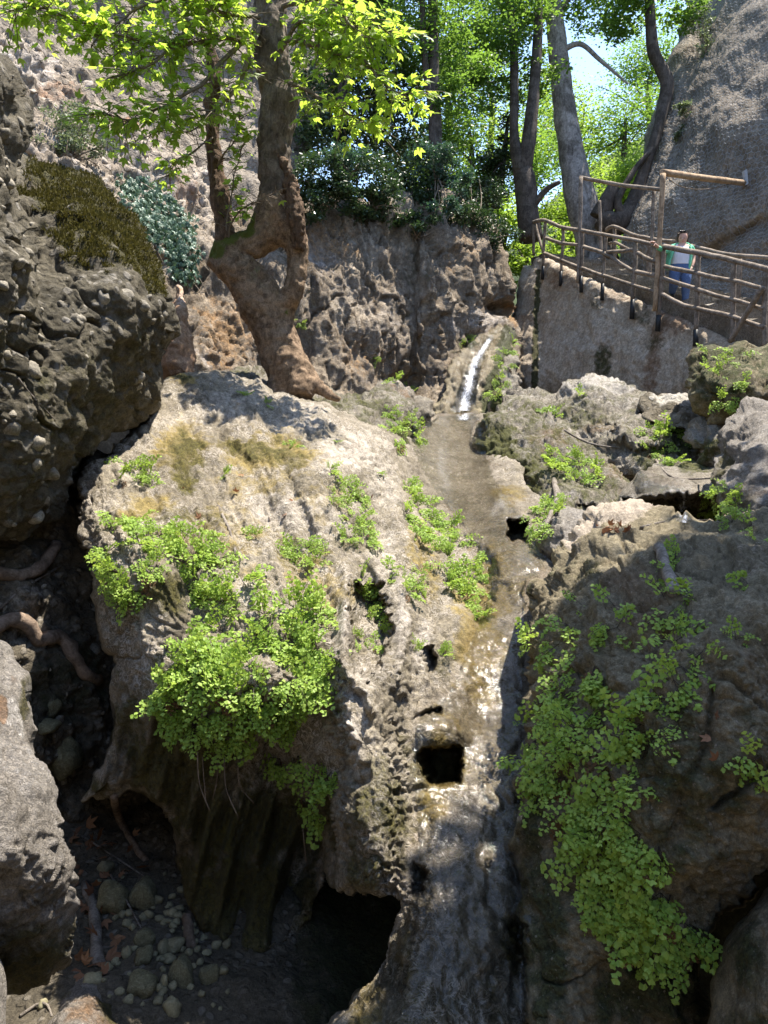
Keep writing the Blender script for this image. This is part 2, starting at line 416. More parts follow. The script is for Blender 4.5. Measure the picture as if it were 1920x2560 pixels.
def bark_mat(name, dark, light, moss=None, scale=6.0, stretch=(3, 3, 0.8), bump=0.8, mossup=0.0):
    m, n, l = nt(name)
    out = n.new('ShaderNodeOutputMaterial'); b = n.new('ShaderNodeBsdfPrincipled'); l.new(b.outputs[0], out.inputs[0])
    co = n.new('ShaderNodeTexCoord').outputs['Object']
    n1 = noise_(n, l, co, scale, 8, 0.7, 0.8, stretch); n2 = noise_(n, l, co, scale*5, 6, 0.7)
    s = math_(n, l, 'ADD', math_(n, l, 'MULTIPLY', n1, 0.6), math_(n, l, 'MULTIPLY', n2, 0.4))
    r = ramp(n, [(0.36, dark), (0.62, light)]); l.new(s, r.inputs[0]); c = r.outputs[0]
    n4 = noise_(n, l, co, scale*0.45, 5, 0.65, 1.0); r4 = ramp(n, [(0.42, (0.55, 0.53, 0.5)), (0.55, (1.1, 1.1, 1.1))]); l.new(n4, r4.inputs[0]); c = mixc(n, l, 0.85, c, r4.outputs[0], 'MULTIPLY')
    if moss:
        g = n.new('ShaderNodeNewGeometry'); sx = n.new('ShaderNodeSeparateXYZ'); l.new(g.outputs['Normal'], sx.inputs[0])
        at = N(n, 'ShaderNodeAttribute', attribute_name='vary')
        z = math_(n, l, 'ADD', math_(n, l, 'MULTIPLY', sx.outputs[2], mossup), math_(n, l, 'SUBTRACT', n1, 0.5))
        z = math_(n, l, 'ADD', z, at.outputs['Fac'])
        rz = ramp(n, [(0.45, (0,)*3), (0.6, (1,)*3)]); l.new(z, rz.inputs[0])
        c = mixc(n, l, rz.outputs[0], c, mixc(n, l, n2, tuple(x*0.5 for x in moss), moss))
    l.new(c, b.inputs['Base Color']); b.inputs['Roughness'].default_value = 0.85; b.inputs['Specular IOR Level'].default_value = 0.25
    bp = n.new('ShaderNodeBump'); bp.inputs['Strength'].default_value = bump; bp.inputs['Distance'].default_value = 0.035
    l.new(s, bp.inputs['Height']); l.new(bp.outputs[0], b.inputs['Normal'])
    return m
def plain_mat(name, col, rough=0.8, var=0.25, scale=20.0, bump=0.2, spec=0.3):
    m, n, l = nt(name)
    out = n.new('ShaderNodeOutputMaterial'); b = n.new('ShaderNodeBsdfPrincipled'); l.new(b.outputs[0], out.inputs[0])
    co = n.new('ShaderNodeTexCoord').outputs['Object']; n1 = noise_(n, l, co, scale, 6, 0.65)
    oi = n.new('ShaderNodeObjectInfo')
    r = ramp(n, [(0.3, tuple(x*(1-var) for x in col)), (0.7, tuple(min(1, x*(1+var)) for x in col))]); l.new(n1, r.inputs[0])
    k = math_(n, l, 'ADD', math_(n, l, 'MULTIPLY', oi.outputs['Random'], var*1.2), 1-var*0.6)
    cb = n.new('ShaderNodeCombineColor'); [l.new(k, cb.inputs[i]) for i in range(3)]
    l.new(mixc(n, l, 1.0, r.outputs[0], cb.outputs[0], 'MULTIPLY'), b.inputs['Base Color'])
    b.inputs['Roughness'].default_value = rough; b.inputs['Specular IOR Level'].default_value = spec
    bp = n.new('ShaderNodeBump'); bp.inputs['Strength'].default_value = bump; bp.inputs['Distance'].default_value = 0.01
    l.new(n1, bp.inputs['Height']); l.new(bp.outputs[0], b.inputs['Normal'])
    return m
def water_mat(name, scale=40.0, bump=0.6, white=0.0, whitecol=(0.8, 0.82, 0.85), stretch=(1, 1, 1), bd=0.012, wf=0.5):
    m, n, l = nt(name)
    out = n.new('ShaderNodeOutputMaterial')
    co = n.new('ShaderNodeTexCoord').outputs['Object']
    n1 = noise_(n, l, co, scale, 4, 0.6, 0.3, stretch)
    bp = n.new('ShaderNodeBump'); bp.inputs['Strength'].default_value = bump; bp.inputs['Distance'].default_value = bd; l.new(n1, bp.inputs['Height'])
    g = n.new('ShaderNodeBsdfGlossy'); g.inputs['Roughness'].default_value = 0.09; g.inputs[0].default_value = (1, 1, 1, 1); l.new(bp.outputs[0], g.inputs['Normal'])
    tr_ = n.new('ShaderNodeBsdfTransparent'); tr_.inputs[0].default_value = (0.9, 0.9, 0.86, 1)
    fr = n.new('ShaderNodeFresnel'); fr.inputs[0].default_value = 1.33; l.new(bp.outputs[0], fr.inputs['Normal'])
    mx = n.new('ShaderNodeMixShader'); l.new(fr.outputs[0], mx.inputs[0]); l.new(tr_.outputs[0], mx.inputs[1]); l.new(g.outputs[0], mx.inputs[2])
    last = mx.outputs[0]
    if white:
        n2 = noise_(n, l, co, scale*wf, 6, 0.7, 0.5, stretch)
        at = N(n, 'ShaderNodeAttribute', attribute_name='vary')
        z = math_(n, l, 'ADD', math_(n, l, 'SUBTRACT', n2, 0.5), at.outputs['Fac'])
        r = ramp(n, [(0.35, (0,)*3), (0.6, (white,)*3)]); l.new(z, r.inputs[0])
        df = n.new('ShaderNodeBsdfPrincipled'); df.inputs['Base Color'].default_value = (*whitecol, 1); df.inputs['Roughness'].default_value = 0.3
        l.new(bp.outputs[0], df.inputs['Normal'])
        m2 = n.new('ShaderNodeMixShader'); l.new(r.outputs[0], m2.inputs[0]); l.new(last, m2.inputs[1]); l.new(df.outputs[0], m2.inputs[2]); last = m2.outputs[0]
    l.new(last, out.inputs[0])
    return m

M = {}
M['travertine'] = rock_mat('travertine', (0.10, 0.084, 0.055), (0.215, 0.183, 0.13), (0.37, 0.322, 0.25), 1.7, pale=(0.55, 0.49, 0.42), moss=(0.115, 0.10, 0.022), moss2=(0.04, 0.038, 0.012), stain=(0.27, 0.20, 0.055), bump=0.7, fine=22, crust=0.55, streak=0.25, bdist=0.05, verm=0.8, vscale=15)
M['conglomerate'] = rock_mat('conglomerate', (0.085, 0.072, 0.05), (0.16, 0.135, 0.095), (0.25, 0.215, 0.16), 1.8, pale=(0.45, 0.42, 0.37), moss=(0.105, 0.09, 0.028), moss2=(0.045, 0.042, 0.014), bump=0.9, fine=30, cobble=0.8, cobscale=11, crust=0.3, bdist=0.04)
M['shaded_conglomerate'] = rock_mat('shaded_conglomerate', (0.05, 0.044, 0.03), (0.105, 0.09, 0.062), (0.19, 0.165, 0.12), 1.6, pale=(0.45, 0.42, 0.38), moss=(0.095, 0.085, 0.028), moss2=(0.04, 0.038, 0.014), bump=0.9, fine=30, cobble=0.5, cobscale=11, crust=0.25, bdist=0.04)  # conglomerate darkened, putting the boulders' shade into its colour
M['boulder_pale'] = rock_mat('boulder_pale', (0.14, 0.12, 0.095), (0.26, 0.23, 0.195), (0.40, 0.365, 0.325), 2.2, pale=(0.6, 0.56, 0.52), moss=(0.12, 0.10, 0.03), moss2=(0.05, 0.05, 0.02), bump=1.0, fine=34, crust=0.5, bdist=0.03, verm=0.4, vscale=26)
M['mossrock'] = rock_mat('mossrock', (0.105, 0.085, 0.05), (0.205, 0.17, 0.105), (0.31, 0.265, 0.175), 2.0, pale=(0.5, 0.42, 0.34), moss=(0.075, 0.085, 0.03), moss2=(0.03, 0.035, 0.014), stain=(0.17, 0.11, 0.06), bump=1.0, fine=40, crust=0.16, bdist=0.03, speck=0.35)
M['midrock'] = rock_mat('midrock', (0.11, 0.095, 0.07), (0.2, 0.175, 0.135), (0.33, 0.29, 0.24), 1.8, pale=(0.5, 0.46, 0.41), moss=(0.10, 0.10, 0.02), moss2=(0.04, 0.045, 0.012), bump=0.8, fine=26, crust=0.4, streak=0.2, bdist=0.04, verm=0.6, vscale=10)
M['cliff'] = rock_mat('cliff', (0.18, 0.14, 0.095), (0.34, 0.275, 0.20), (0.50, 0.43, 0.345), 0.9, pale=(0.45, 0.41, 0.38), stain=(0.34, 0.2, 0.09), moss=(0.07, 0.08, 0.02), bump=0.9, fine=14, crust=0.35, streak=0.75, bdist=0.08, verm=0.3, vscale=6)
M['wirecliff'] = rock_mat('wirecliff', (0.15, 0.125, 0.095), (0.25, 0.21, 0.165), (0.36, 0.31, 0.25), 0.6, pale=(0.42, 0.39, 0.35), bump=0.9, fine=12, cobble=0.25, cobscale=13, crust=0.2, streak=0.35, bdist=0.06)
M['slope'] = rock_mat('slope', (0.20, 0.158, 0.118), (0.325, 0.27, 0.21), (0.46, 0.40, 0.33), 0.8, pale=(0.58, 0.52, 0.47), stain=(0.3, 0.17, 0.1), moss=(0.12, 0.11, 0.04), bump=1.0, fine=9, cobble=0.55, cobscale=5.5, crust=0.4, bdist=0.1)
M['orange'] = rock_mat('orange', (0.2, 0.11, 0.06), (0.32, 0.19, 0.11), (0.42, 0.29, 0.2), 1.5, pale=(0.5, 0.42, 0.36), bump=0.8, fine=22, crust=0.2, bdist=0.03)
M['masonry'] = rock_mat('masonry', (0.33, 0.265, 0.19), (0.50, 0.415, 0.315), (0.62, 0.53, 0.43), 1.1, pale=(0.5, 0.45, 0.4), stain=(0.2, 0.12, 0.07), moss=(0.09, 0.085, 0.025), bump=0.9, fine=16, crust=0.35, streak=0.35, bdist=0.06)
M['earth'] = rock_mat('earth', (0.05, 0.042, 0.03), (0.095, 0.08, 0.056), (0.17, 0.145, 0.11), 2.5, pale=(0.4, 0.36, 0.31), moss=(0.05, 0.05, 0.02), bump=1.0, fine=26, cobble=0.4, cobscale=16, crust=0.3, bdist=0.03)
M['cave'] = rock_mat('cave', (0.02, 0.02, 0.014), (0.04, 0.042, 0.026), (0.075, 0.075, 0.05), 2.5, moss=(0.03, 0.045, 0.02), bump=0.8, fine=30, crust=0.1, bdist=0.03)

def remesh(me, voxel, smooth=4):
    o = bpy.data.objects.new('tmp', me); COL.objects.link(o)
    m = o.modifiers.new('r', 'REMESH'); m.mode = 'VOXEL'; m.voxel_size = voxel; m.use_smooth_shade = True
    if smooth:
        m2 = o.modifiers.new('s', 'SMOOTH'); m2.iterations = smooth; m2.factor = 0.5
    bpy.context.view_layer.update()
    dg = bpy.context.evaluated_depsgraph_get(); r = bpy.data.meshes.new_from_object(o.evaluated_get(dg), depsgraph=dg)
    bpy.data.objects.remove(o); r.materials.clear()
    for p in r.polygons: p.use_smooth = True
    return r
def get_v(me):
    a = np.empty(len(me.vertices)*3, np.float32); me.vertices.foreach_get('co', a); return a.reshape(-1, 3).astype(float)
def set_v(me, v): me.vertices.foreach_set('co', np.asarray(v, np.float32).ravel()); me.update()
def get_n(me):
    a = np.empty(len(me.vertices)*3, np.float32); me.vertices.foreach_get('normal', a); return a.reshape(-1, 3).astype(float)
def vary_attr(me, val):
    at = me.attributes.get('vary') or me.attributes.new('vary', 'FLOAT', 'POINT'); at.data.foreach_set('value', np.asarray(val, np.float32))
def cast(px, py):
    r = rays(px, py); dv = Vector(r.tolist()).normalized()
    ok, loc, nor, fi, ob, mx = SC.ray_cast(bpy.context.view_layer.depsgraph, Vector((0, 0, CAMZ)), dv)
    if ok and nor.dot(dv) > 0: nor = -nor
    return (loc, nor, ob) if ok else None

# ================================================================== THE SETTING
# far ground: one sheet; low in the gorge, stepping up behind the cliffs, hills beyond
def ground_z(x, y):
    base = -1.9 + 6.2 * sstep(18.5, 22.5, y) * (1 - 0.35 * sstep(2, 8, x)) + 0.02 * np.maximum(y - 25, 0)
    hill = 20 * sstep(60, 230, y) + 30 * sstep(16, 70, np.abs(x - 2)) * sstep(22, 50, y) + 16 * sstep(12, 40, np.abs(x)) * sstep(-40, 20, y) * (np.abs(x) > 12)
    bank = 11 * sstep(6.2, 10.5, np.abs(x)) * (1 - sstep(9.5, 12, y)) + 11 * sstep(-5, -11, y) * (np.abs(x) < 400)
    return base + np.maximum(hill, bank)
gx = np.concatenate([np.linspace(-600, -30, 30), np.linspace(-28, 28, 113), np.linspace(30, 600, 30)])
gy = np.concatenate([np.linspace(-300, -6, 20), np.linspace(-5, 60, 131), np.linspace(63, 900, 50)])
X, Y = np.meshgrid(gx, gy); Xr, Yr = X.ravel(), Y.ravel()
Z = ground_z(Xr, Yr); gv = np.c_[Xr, Yr, Z]; gv[:, 2] += fbm(gv * np.array([0.35, 0.35, 0]), 4) * (0.12 + 1.5 * sstep(30, 90, Yr))
W = len(gx); i, j = np.meshgrid(np.arange(len(gy)-1), np.arange(W-1), indexing='ij'); i = i.ravel(); j = j.ravel()
gq = np.stack([i*W+j, i*W+j+1, (i+1)*W+j+1, (i+1)*W+j], -1)
gm = np.zeros((len(gv), 4)); gm[:, 0] = sstep(24, 40, Yr) * 0.9
M['ground'] = rock_mat('ground', (0.07, 0.06, 0.04), (0.12, 0.10, 0.07), (0.2, 0.17, 0.12), 1.2, moss=(0.07, 0.10, 0.025), moss2=(0.035, 0.055, 0.015), bump=0.8, fine=14, crust=0.2, bdist=0.05)
tag(obj('ground', mesh_np('ground', gv, gq, None, M['ground'], True, gm)), kind='structure')

# ravine floor: stony bed under the overhang
gx = np.linspace(-4.5, 1.2, 150); gy = np.linspace(1.2, 8.5, 190); X, Y = np.meshgrid(gx, gy)
fv = np.c_[X.ravel(), Y.ravel(), np.full(X.size, -1.25)]
fv[:, 2] += 0.07 * fbm(fv * 1.3, 4) + 0.03 * NOISE['cob'](fv * 9) + 0.10 * np.maximum(fv[:, 1] - 4.2, 0) + 0.5 * sstep(-2.2, -3.8, fv[:, 0]) - 0.25 * np.exp(-((fv[:, 0] - 0.0) / 0.8)**2)
W = 150; i, j = np.meshgrid(np.arange(189), np.arange(149), indexing='ij'); i = i.ravel(); j = j.ravel()
fm = np.zeros((len(fv), 4)); fm[:, 0] = 0.8 * sstep(-0.9, -0.2, fv[:, 0])
tag(obj('ravine_floor', mesh_np('ravine_floor', fv, np.stack([i*W+j, i*W+j+1, (i+1)*W+j+1, (i+1)*W+j], -1), None, M['earth'], True, fm)), kind='structure')

# --- left hillside of rubble, and the rock wall above it
def struct(*a, **k): return tag(relief(*a, **k), kind='structure')
struct('hillside_wall', [(-120,-160),(900,-160),(880,120),(800,330),(690,500),(560,560),(300,420),(60,200),(-120,60)],
       [(-100,-100,17),(200,0,18.5),(400,200,18.5),(600,400,18),(800,100,22),(800,-100,24),(500,0,20),(300,-150,20),(680,450,17.5),(100,100,17)],
       M['wirecliff'], cell=6, rim=0.5, back=4, noise=[('fbm', 0.35, 0.5), ('ridge', 1.1, 0.12), ('cob', 4.2, 0.05), ('fbm', 6, 0.05)],
       masks={'pale': [(430,60,120,60,0.5)]}, jag=8)
struct('hillside', [(-140,40),(0,95),(90,130),(180,185),(260,250),(360,330),(450,400),(560,470),(640,560),(660,640),(560,780),(480,800),(380,760),(200,640),(-140,640)],
       [(-120,60,12.5),(0,110,13),(180,195,14.5),(360,340,15.8),(560,480,16.5),(640,600,16.4),(-100,400,10.5),(100,400,12),(250,450,13),(400,560,14),(500,650,14.6),(400,740,13.3),(560,760,14.5),(-100,600,9.5),(250,330,14.2),(120,270,13.2)],
       M['slope'], cell=4, rim=0.25, back=3, noise=[('fbm', 0.5, 0.32), ('ridge', 1.7, 0.14), ('cob', 4.5, 0.09), ('cob', 10, 0.045), ('fbm', 16, 0.02)],
       masks={'stain': [(330,300,120,50,0.6),(150,230,90,40,0.55),(450,480,60,60,0.5)], 'pale': [(60,170,120,60,0.55),(400,480,120,60,0.5),(250,290,60,30,0.5)]}, jag=7)

# --- cliff behind the plane tree with flowstone drapes
def drapes(pts, d):
    a = np.c_[pts[:, 0]/38.0, pts[:, 1]/260.0, np.zeros(len(pts))]
    f = np.clip(fbm(a, 3), -1, 1)
    return -0.13 * f * sstep(430, 600, pts[:, 1]) + 0.5 * sstep(800, 1000, pts[:, 1]) * np.exp(-((pts[:, 0]-1180)/60)**2)
struct('back_cliff', [(400,640),(450,600),(540,560),(640,520),(740,510),(850,500),(960,500),(1060,490),(1180,505),(1245,550),(1268,640),(1272,800),(1262,1120),(900,1120),(430,1120),(400,900)],
       [(420,700,13.2),(480,900,12.0),(560,800,13.4),(650,600,15),(700,900,13.8),(800,700,15),(800,960,14.3),(900,560,16.4),(950,800,16),(950,980,15.5),(1050,600,17),(1100,800,17.2),(1100,1000,16.5),(1200,560,19),(1200,700,18.6),(1220,800,19),(1300,600,20.5),(1300,900,19),(560,1000,12.6),(1000,1100,14.5),(1250,1100,16)],
       M['cliff'], cell=4, rim=0.35, back=4, noise=[('fbm', (0.5,0.5,0.4), 0.35), ('ridge', (1.6,1.6,0.5), 0.09), ('fbm', (3.0,3.0,1.2), 0.03), ('pit', (1.6,1.6,0.9), 0.02), ('crk', (0.9,0.9,0.5), 0.14), ('crk', (2.4,2.4,1.0), 0.05), ('cob', 6.0, 0.012), ('fbm', 14, 0.02)],
       edits=[('fn', drapes), ('blob', 1240, 775, 40, 22, 0.9), ('blob', 1130, 800, 60, 120, -0.35), ('line', [(1070,600),(1080,720),(1070,830)], 16, -0.35), ('blob', 960, 620, 80, 60, 0.4), ('blob', 1010, 970, 60, 40, 0.8), ('blob', 1215, 600, 30, 60, -0.5)],
       masks={'stain': [(560,850,90,140,0.6),(800,620,120,60,0.55),(900,900,90,80,0.45),(1265,790,26,40,0.8),(1150,640,70,70,0.4)], 'pale': [(790,640,60,60,0.6),(640,760,50,80,0.5),(1180,810,80,40,0.6),(520,900,60,60,0.5),(960,820,60,80,0.4)], 'moss': [(1180,880,60,40,0.7),(930,700,200,60,0.25),(700,1000,200,30,0.5),(1060,660,60,90,0.35)]}, jag=6)

# --- waterfall chute
struct('waterfall_rock', [(1085,1070),(1105,980),(1125,920),(1165,870),(1210,830),(1255,812),(1285,818),(1290,860),(1275,960),(1262,1070)],
       [(1095,1060,14.8),(1120,960,15.6),(1170,880,16.6),(1240,820,17.6),(1270,850,17.4),(1200,930,15.9),(1260,960,16.2),(1180,1060,14.7),(1250,1060,15.2)],
       M['mossrock'], cell=3, rim=0.18, back=1.5, noise=[('fbm', 1.2, 0.12), ('ridge', (4,4,1), 0.05), ('fbm', 12, 0.02)],
       edits=[('line', [(1245,822),(1200,880),(1170,950),(1150,1060)], 24, 0.4)],
       masks={'wet': [([(1245,822),(1195,880),(1165,950),(1140,1060)], 48, 1.0)], 'moss': [([(1275,830),(1255,900),(1225,990),(1215,1060)], 24, 0.95),(1180,860,30,16,0.8)], 'stain': [([(1200,890),(1160,990)], 14, 0.6)]}, jag=3)

# --- cliff on the right under its wire netting
struct('netted_cliff', [(1560,650),(1590,500),(1625,360),(1655,250),(1685,120),(1722,0),(1750,-120),(1800,-330),(1860,-560),(2300,-560),(2300,-100),(2200,400),(2200,960),(1900,930),(1760,860),(1640,770),(1580,720)],
       [(1580,620,21.6),(1640,300,23.6),(1720,0,25.5),(1850,-500,27.5),(2250,-500,21.5),(1700,600,19.8),(1900,720,17.6),(1800,300,20),(1990,400,17.6),(1900,0,21.5),(2180,300,15.5),(2180,900,14.5),(1640,740,20.6),(1790,820,18.4),(2000,880,16.4)],
       M['wirecliff'], cell=5, rim=0.5, back=6, noise=[('fbm', 0.3, 0.28), ('fbm', (1.2,1.2,0.8), 0.08), ('crk', (0.5,0.5,0.3), 0.05), ('cob', 4.2, 0.03), ('cob', 11, 0.025), ('fbm', 16, 0.012)],
       edits=[('line', [(1760,60),(1720,260),(1680,420)], 24, 0.5), ('line', [(1900,560),(1760,640)], 20, 0.4)],
       masks={'stain': [(1830,420,90,120,0.3),(1850,620,120,60,0.35)], 'pale': [(1700,420,40,200,0.45),(1650,600,40,100,0.4),(1880,250,60,90,0.3)]}, jag=5)

# --- the big travertine slope with the stream chute
slope_ctrl = [(440,950,8.3),(570,940,8.8),(650,950,8.9),(745,990,8.8),(880,1070,8.4),(980,1085,9.3),(1080,1040,12),(1230,1045,12),
 (1100,1120,10.6),(1200,1130,10.6),(1150,1200,9.2),(1250,1250,8),(1210,1300,7.5),(1300,1330,7.0),(1260,1400,6.5),(1300,1500,5.9),(1400,1350,7),(1380,1500,5.9),(1240,1600,5.4),(1300,1650,5.2),(1200,1750,4.85),(1330,1800,4.7),(1150,1900,4.35),(1330,2000,4.1),(1100,2050,3.95),(1250,2100,3.85),(1040,2250,3.6),(1350,2300,3.6),(1000,2400,3.4),(1200,2400,3.35),(900,2560,3.15),(1150,2560,3.15),(1400,2560,3.35),
 (450,1100,7.0),(600,1100,7.2),(750,1100,7.4),(900,1150,7.3),(960,1200,7.4),(300,1180,6.2),(450,1250,5.9),(600,1250,6.0),(750,1250,6.1),(900,1280,6.3),(1000,1300,6.7),(220,1280,5.6),(350,1380,5.0),(500,1400,5.1),(650,1400,5.3),(800,1400,5.4),(900,1400,5.5),(1000,1400,5.9),(1100,1400,6.4),(1150,1480,6.1),
 (250,1480,5.0),(300,1550,4.8),(400,1500,4.75),(550,1550,4.6),(700,1550,4.55),(850,1550,4.7),(950,1550,4.95),(1050,1550,5.2),(300,1750,4.8),(400,1700,4.5),(550,1700,4.2),(700,1700,4.2),(800,1750,4.3),(880,1700,4.4),(980,1700,4.6),(1100,1700,4.8),(350,1880,4.6),(450,1830,4.5),(600,1830,4.4),(750,1850,4.55),(880,1850,4.15),(1000,1850,4.25),(230,1990,4.75),(300,1950,4.7),(400,2020,4.75),(500,1980,4.7),(650,2000,4.9),(880,2050,3.95),(980,2050,3.95),(880,2200,3.85),(960,2220,3.75),(450,2200,4.8),(560,2330,4.85),(690,2340,4.85),(650,2150,4.98),(760,2280,5.0),(790,2130,5.1),(780,1980,4.95)]
def flow(pts, d):
    # flowstone folds hanging down the undercut
    a = np.c_[(pts[:, 0] + 0.25*(pts[:, 1]-1800))/52.0, pts[:, 1]/340.0, np.full(len(pts), 2.0)]
    w = sstep(1700, 1850, pts[:, 1]) * (1 - sstep(780, 850, pts[:, 0]))
    b = np.c_[(pts[:, 0] - 0.45*(pts[:, 1]-1300))/70.0, pts[:, 1]/420.0, np.full(len(pts), 6.0)]
    w2 = (1 - sstep(1450, 1600, pts[:, 1])) * (1 - sstep(1000, 1080, pts[:, 0]))
    return -0.22 * fbm(a, 2) * w - 0.13 * fbm(b, 3) * w2
HOLE1 = [(1068,1868),(1152,1866),(1148,1950),(1100,1955),(1078,1946),(1066,1905)]
HOLE2 = [(1271,1304),(1316,1302),(1317,1351),(1272,1352)]
struct('travertine_slope', [(395,990),(440,940),(500,925),(570,935),(640,945),(700,975),(745,985),(820,1010),(900,1060),(980,1085),(1030,1055),(1080,1036),(1150,1032),(1240,1040),(1285,1120),(1320,1220),(1380,1280),(1430,1340),(1450,1400),(1430,1480),(1410,1700),(1420,1900),(1390,2200),(1400,2640),
   (830,2640),(900,2470),(955,2370),(985,2290),(975,2255),(920,2250),(870,2240),(830,2215),(815,2175),(802,2215),(765,2300),(700,2370),(600,2390),(520,2340),(460,2240),(438,2130),(425,2050),(380,1995),(330,1975),(290,1990),(215,2015),(203,1990),(235,1940),(265,1880),(290,1800),(272,1730),(300,1650),(270,1600),(250,1500),(240,1420),(195,1350),(188,1280),(205,1200),(290,1130),(340,1060)],
   slope_ctrl, M['travertine'], cell=3.4, rim=0.14, back=1.2, openback=True, smoothwet=0.68,
   noise=[('fbm', 0.9, 0.07), ('ridge', (2.2,1.0,2.0), 0.022), ('fbm', (5,2.5,4), 0.016), ('pit', 5.0, 0.016), ('fbm', 13, 0.015), ('crk', 1.5, 0.035), ('crk', 4.0, 0.014), ('pit', 16, 0.024), ('ridge', 26, 0.006), ('fbm', 34, 0.010)],
   edits=[('fn', flow),
          ('poly', [(845,1640),(1000,1660),(1010,1900),(990,2060),(975,2280),(820,2240),(822,2100),(835,1900)], -0.22, 40),
          ('poly', [(884,1455),(950,1460),(985,1560),(955,1660),(925,1690),(895,1650),(880,1560)], 0.36, 12),
          ('line', [(868,1420),(862,1520),(862,1620),(895,1690),(930,1720),(935,1760)], 17, -0.15),
          ('line', [(985,1400),(1010,1500),(1020,1600),(1010,1700)], 20, -0.13), ('line', [(880,1090),(960,1165),(1000,1260),(1022,1380),(1030,1450)], 30, -0.13), ('poly', [(1035,1230),(1130,1290),(1235,1410),(1205,1560),(1090,1540),(1050,1400)], 0.14, 22),
          ('poly', [(1062,1615),(1078,1620),(1098,1655),(1088,1668),(1068,1640)], 0.3, 9),
          ('line', [(1040,1300),(1120,1450),(1150,1560)], 40, -0.10),
          ('blob', 1110, 1815, 62, 44, -0.13), ('poly', HOLE1, 0.5, 9), ('poly', HOLE2, 0.6, 6), ('line', [(1055,1785),(1075,1772),(1105,1768)], 7, 0.15),
          ('blob', 310, 1240, 60, 40, -0.1), ('blob', 400, 1430, 60, 60, -0.15), ('line', [(500,1500),(620,1600),(760,1640)], 40, 0.12),
          ('line', [(520,1060),(640,1180),(700,1300)], 22, 0.06), ('line', [(480,1000),(420,1120),(300,1220)], 30, 0.05),
          ('line', [(940,1090),(985,1180),(1040,1300)], 16, 0.08), ('poly', [(1035,2150),(1065,2180),(1050,2230),(1025,2230)], 0.12, 10)],
   masks={'wet': [(600,2150,330,220,0.8),(400,1900,170,150,0.5),([(1140,1040),(1140,1130),(1180,1230),(1260,1330),(1290,1420),(1270,1560),(1210,1720),(1170,1900),(1140,2080),(1090,2300),(1040,2600)], 110, 1.0), ([(1230,2100),(1200,2600)], 130, 0.8), (1100,1830,70,90,0.8)],  # undercut patches are damp rock, also darkened to deepen its shade
          'pale': [(1130,1120,90,90,0.5),(880,1130,130,70,0.6),(960,1200,60,90,0.55),(760,1050,110,50,0.5),(560,1010,130,40,0.55),(450,1060,90,40,0.5),(340,1190,60,40,0.5),(960,1380,40,110,0.55),(1010,1540,34,140,0.6),(905,1720,40,100,0.55),(865,1560,20,120,0.5),(880,1860,26,150,0.6),(690,1280,180,70,0.55),(820,1300,120,60,0.5),(1060,1600,30,90,0.6)],  # patch over the upper chute greys the bed to suggest water sparkle
          'moss': [(560,2250,300,160,1.0),(640,2050,240,140,0.95),(420,1900,150,130,0.85),(460,1140,70,90,0.75),(650,1120,110,40,0.7),(720,1150,60,40,0.6),(460,950,30,16,0.8),(420,1290,180,40,0.55),(740,1380,120,70,0.45),(420,1480,60,60,0.8),(330,1800,90,160,0.6),(500,1950,180,120,0.6),(600,2150,220,140,0.7),(240,1970,60,50,0.7),(960,2000,110,180,0.62),(900,2180,90,80,0.6),(1120,1640,50,90,0.45),(1040,1900,50,120,0.5),(1310,2250,60,320,0.6),(1250,2500,100,160,0.4),(1235,1100,30,60,0.4)],  # undercut moss is strengthened to darken the shaded recess too
          'stain': [(450,1120,80,90,0.9),(680,1130,140,60,0.85),(460,950,50,24,0.9),(360,1270,120,50,0.7),(560,1330,220,100,0.5),(760,1420,120,80,0.55),(330,1290,90,40,0.55),(640,1200,140,60,0.5),(820,1250,90,60,0.45),(1200,1600,90,240,0.75),(1240,1450,80,120,0.7),(1110,1900,70,130,0.9),(1090,2000,60,80,0.75),(1270,1240,60,40,0.65),(1060,1380,60,120,0.6),(820,1480,110,60,0.5),(640,1450,90,60,0.4),(900,2500,60,100,0.5),(1000,2380,50,80,0.5)]}, jag=5)
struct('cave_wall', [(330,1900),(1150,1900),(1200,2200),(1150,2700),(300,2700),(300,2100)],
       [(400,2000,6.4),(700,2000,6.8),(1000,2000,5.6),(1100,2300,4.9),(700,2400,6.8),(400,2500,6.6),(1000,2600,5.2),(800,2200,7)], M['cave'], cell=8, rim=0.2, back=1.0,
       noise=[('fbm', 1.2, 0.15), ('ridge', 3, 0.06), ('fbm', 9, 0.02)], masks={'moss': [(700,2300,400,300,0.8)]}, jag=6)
struct('earth_bank', [(-520,1150),(-120,1180),(120,1180),(260,1150),(360,1220),(380,1500),(380,1800),(380,2040),(300,2100),(180,2080),(60,2040),(-120,2000),(-520,2000)],
       [(-100,1250,6.0),(100,1350,6.1),(250,1300,6.5),(350,1500,6.6),(100,1550,5.7),(0,1700,5.2),(200,1750,5.9),(300,1950,6.0),(100,1950,5.6),(-100,1950,5.0),(0,1450,5.6),(-500,1250,5.8),(-500,1900,5.0)], M['earth'], cell=4, rim=0.2, back=1.2,
       noise=[('fbm', 1.3, 0.16), ('cob', 5, 0.07), ('cob', 13, 0.035), ('fbm', 22, 0.01)],
       masks={'moss': [(180,1700,120,120,0.5)], 'pale': [(60,1560,90,70,0.5),(60,1500,80,40,0.5)]}, jag=5)

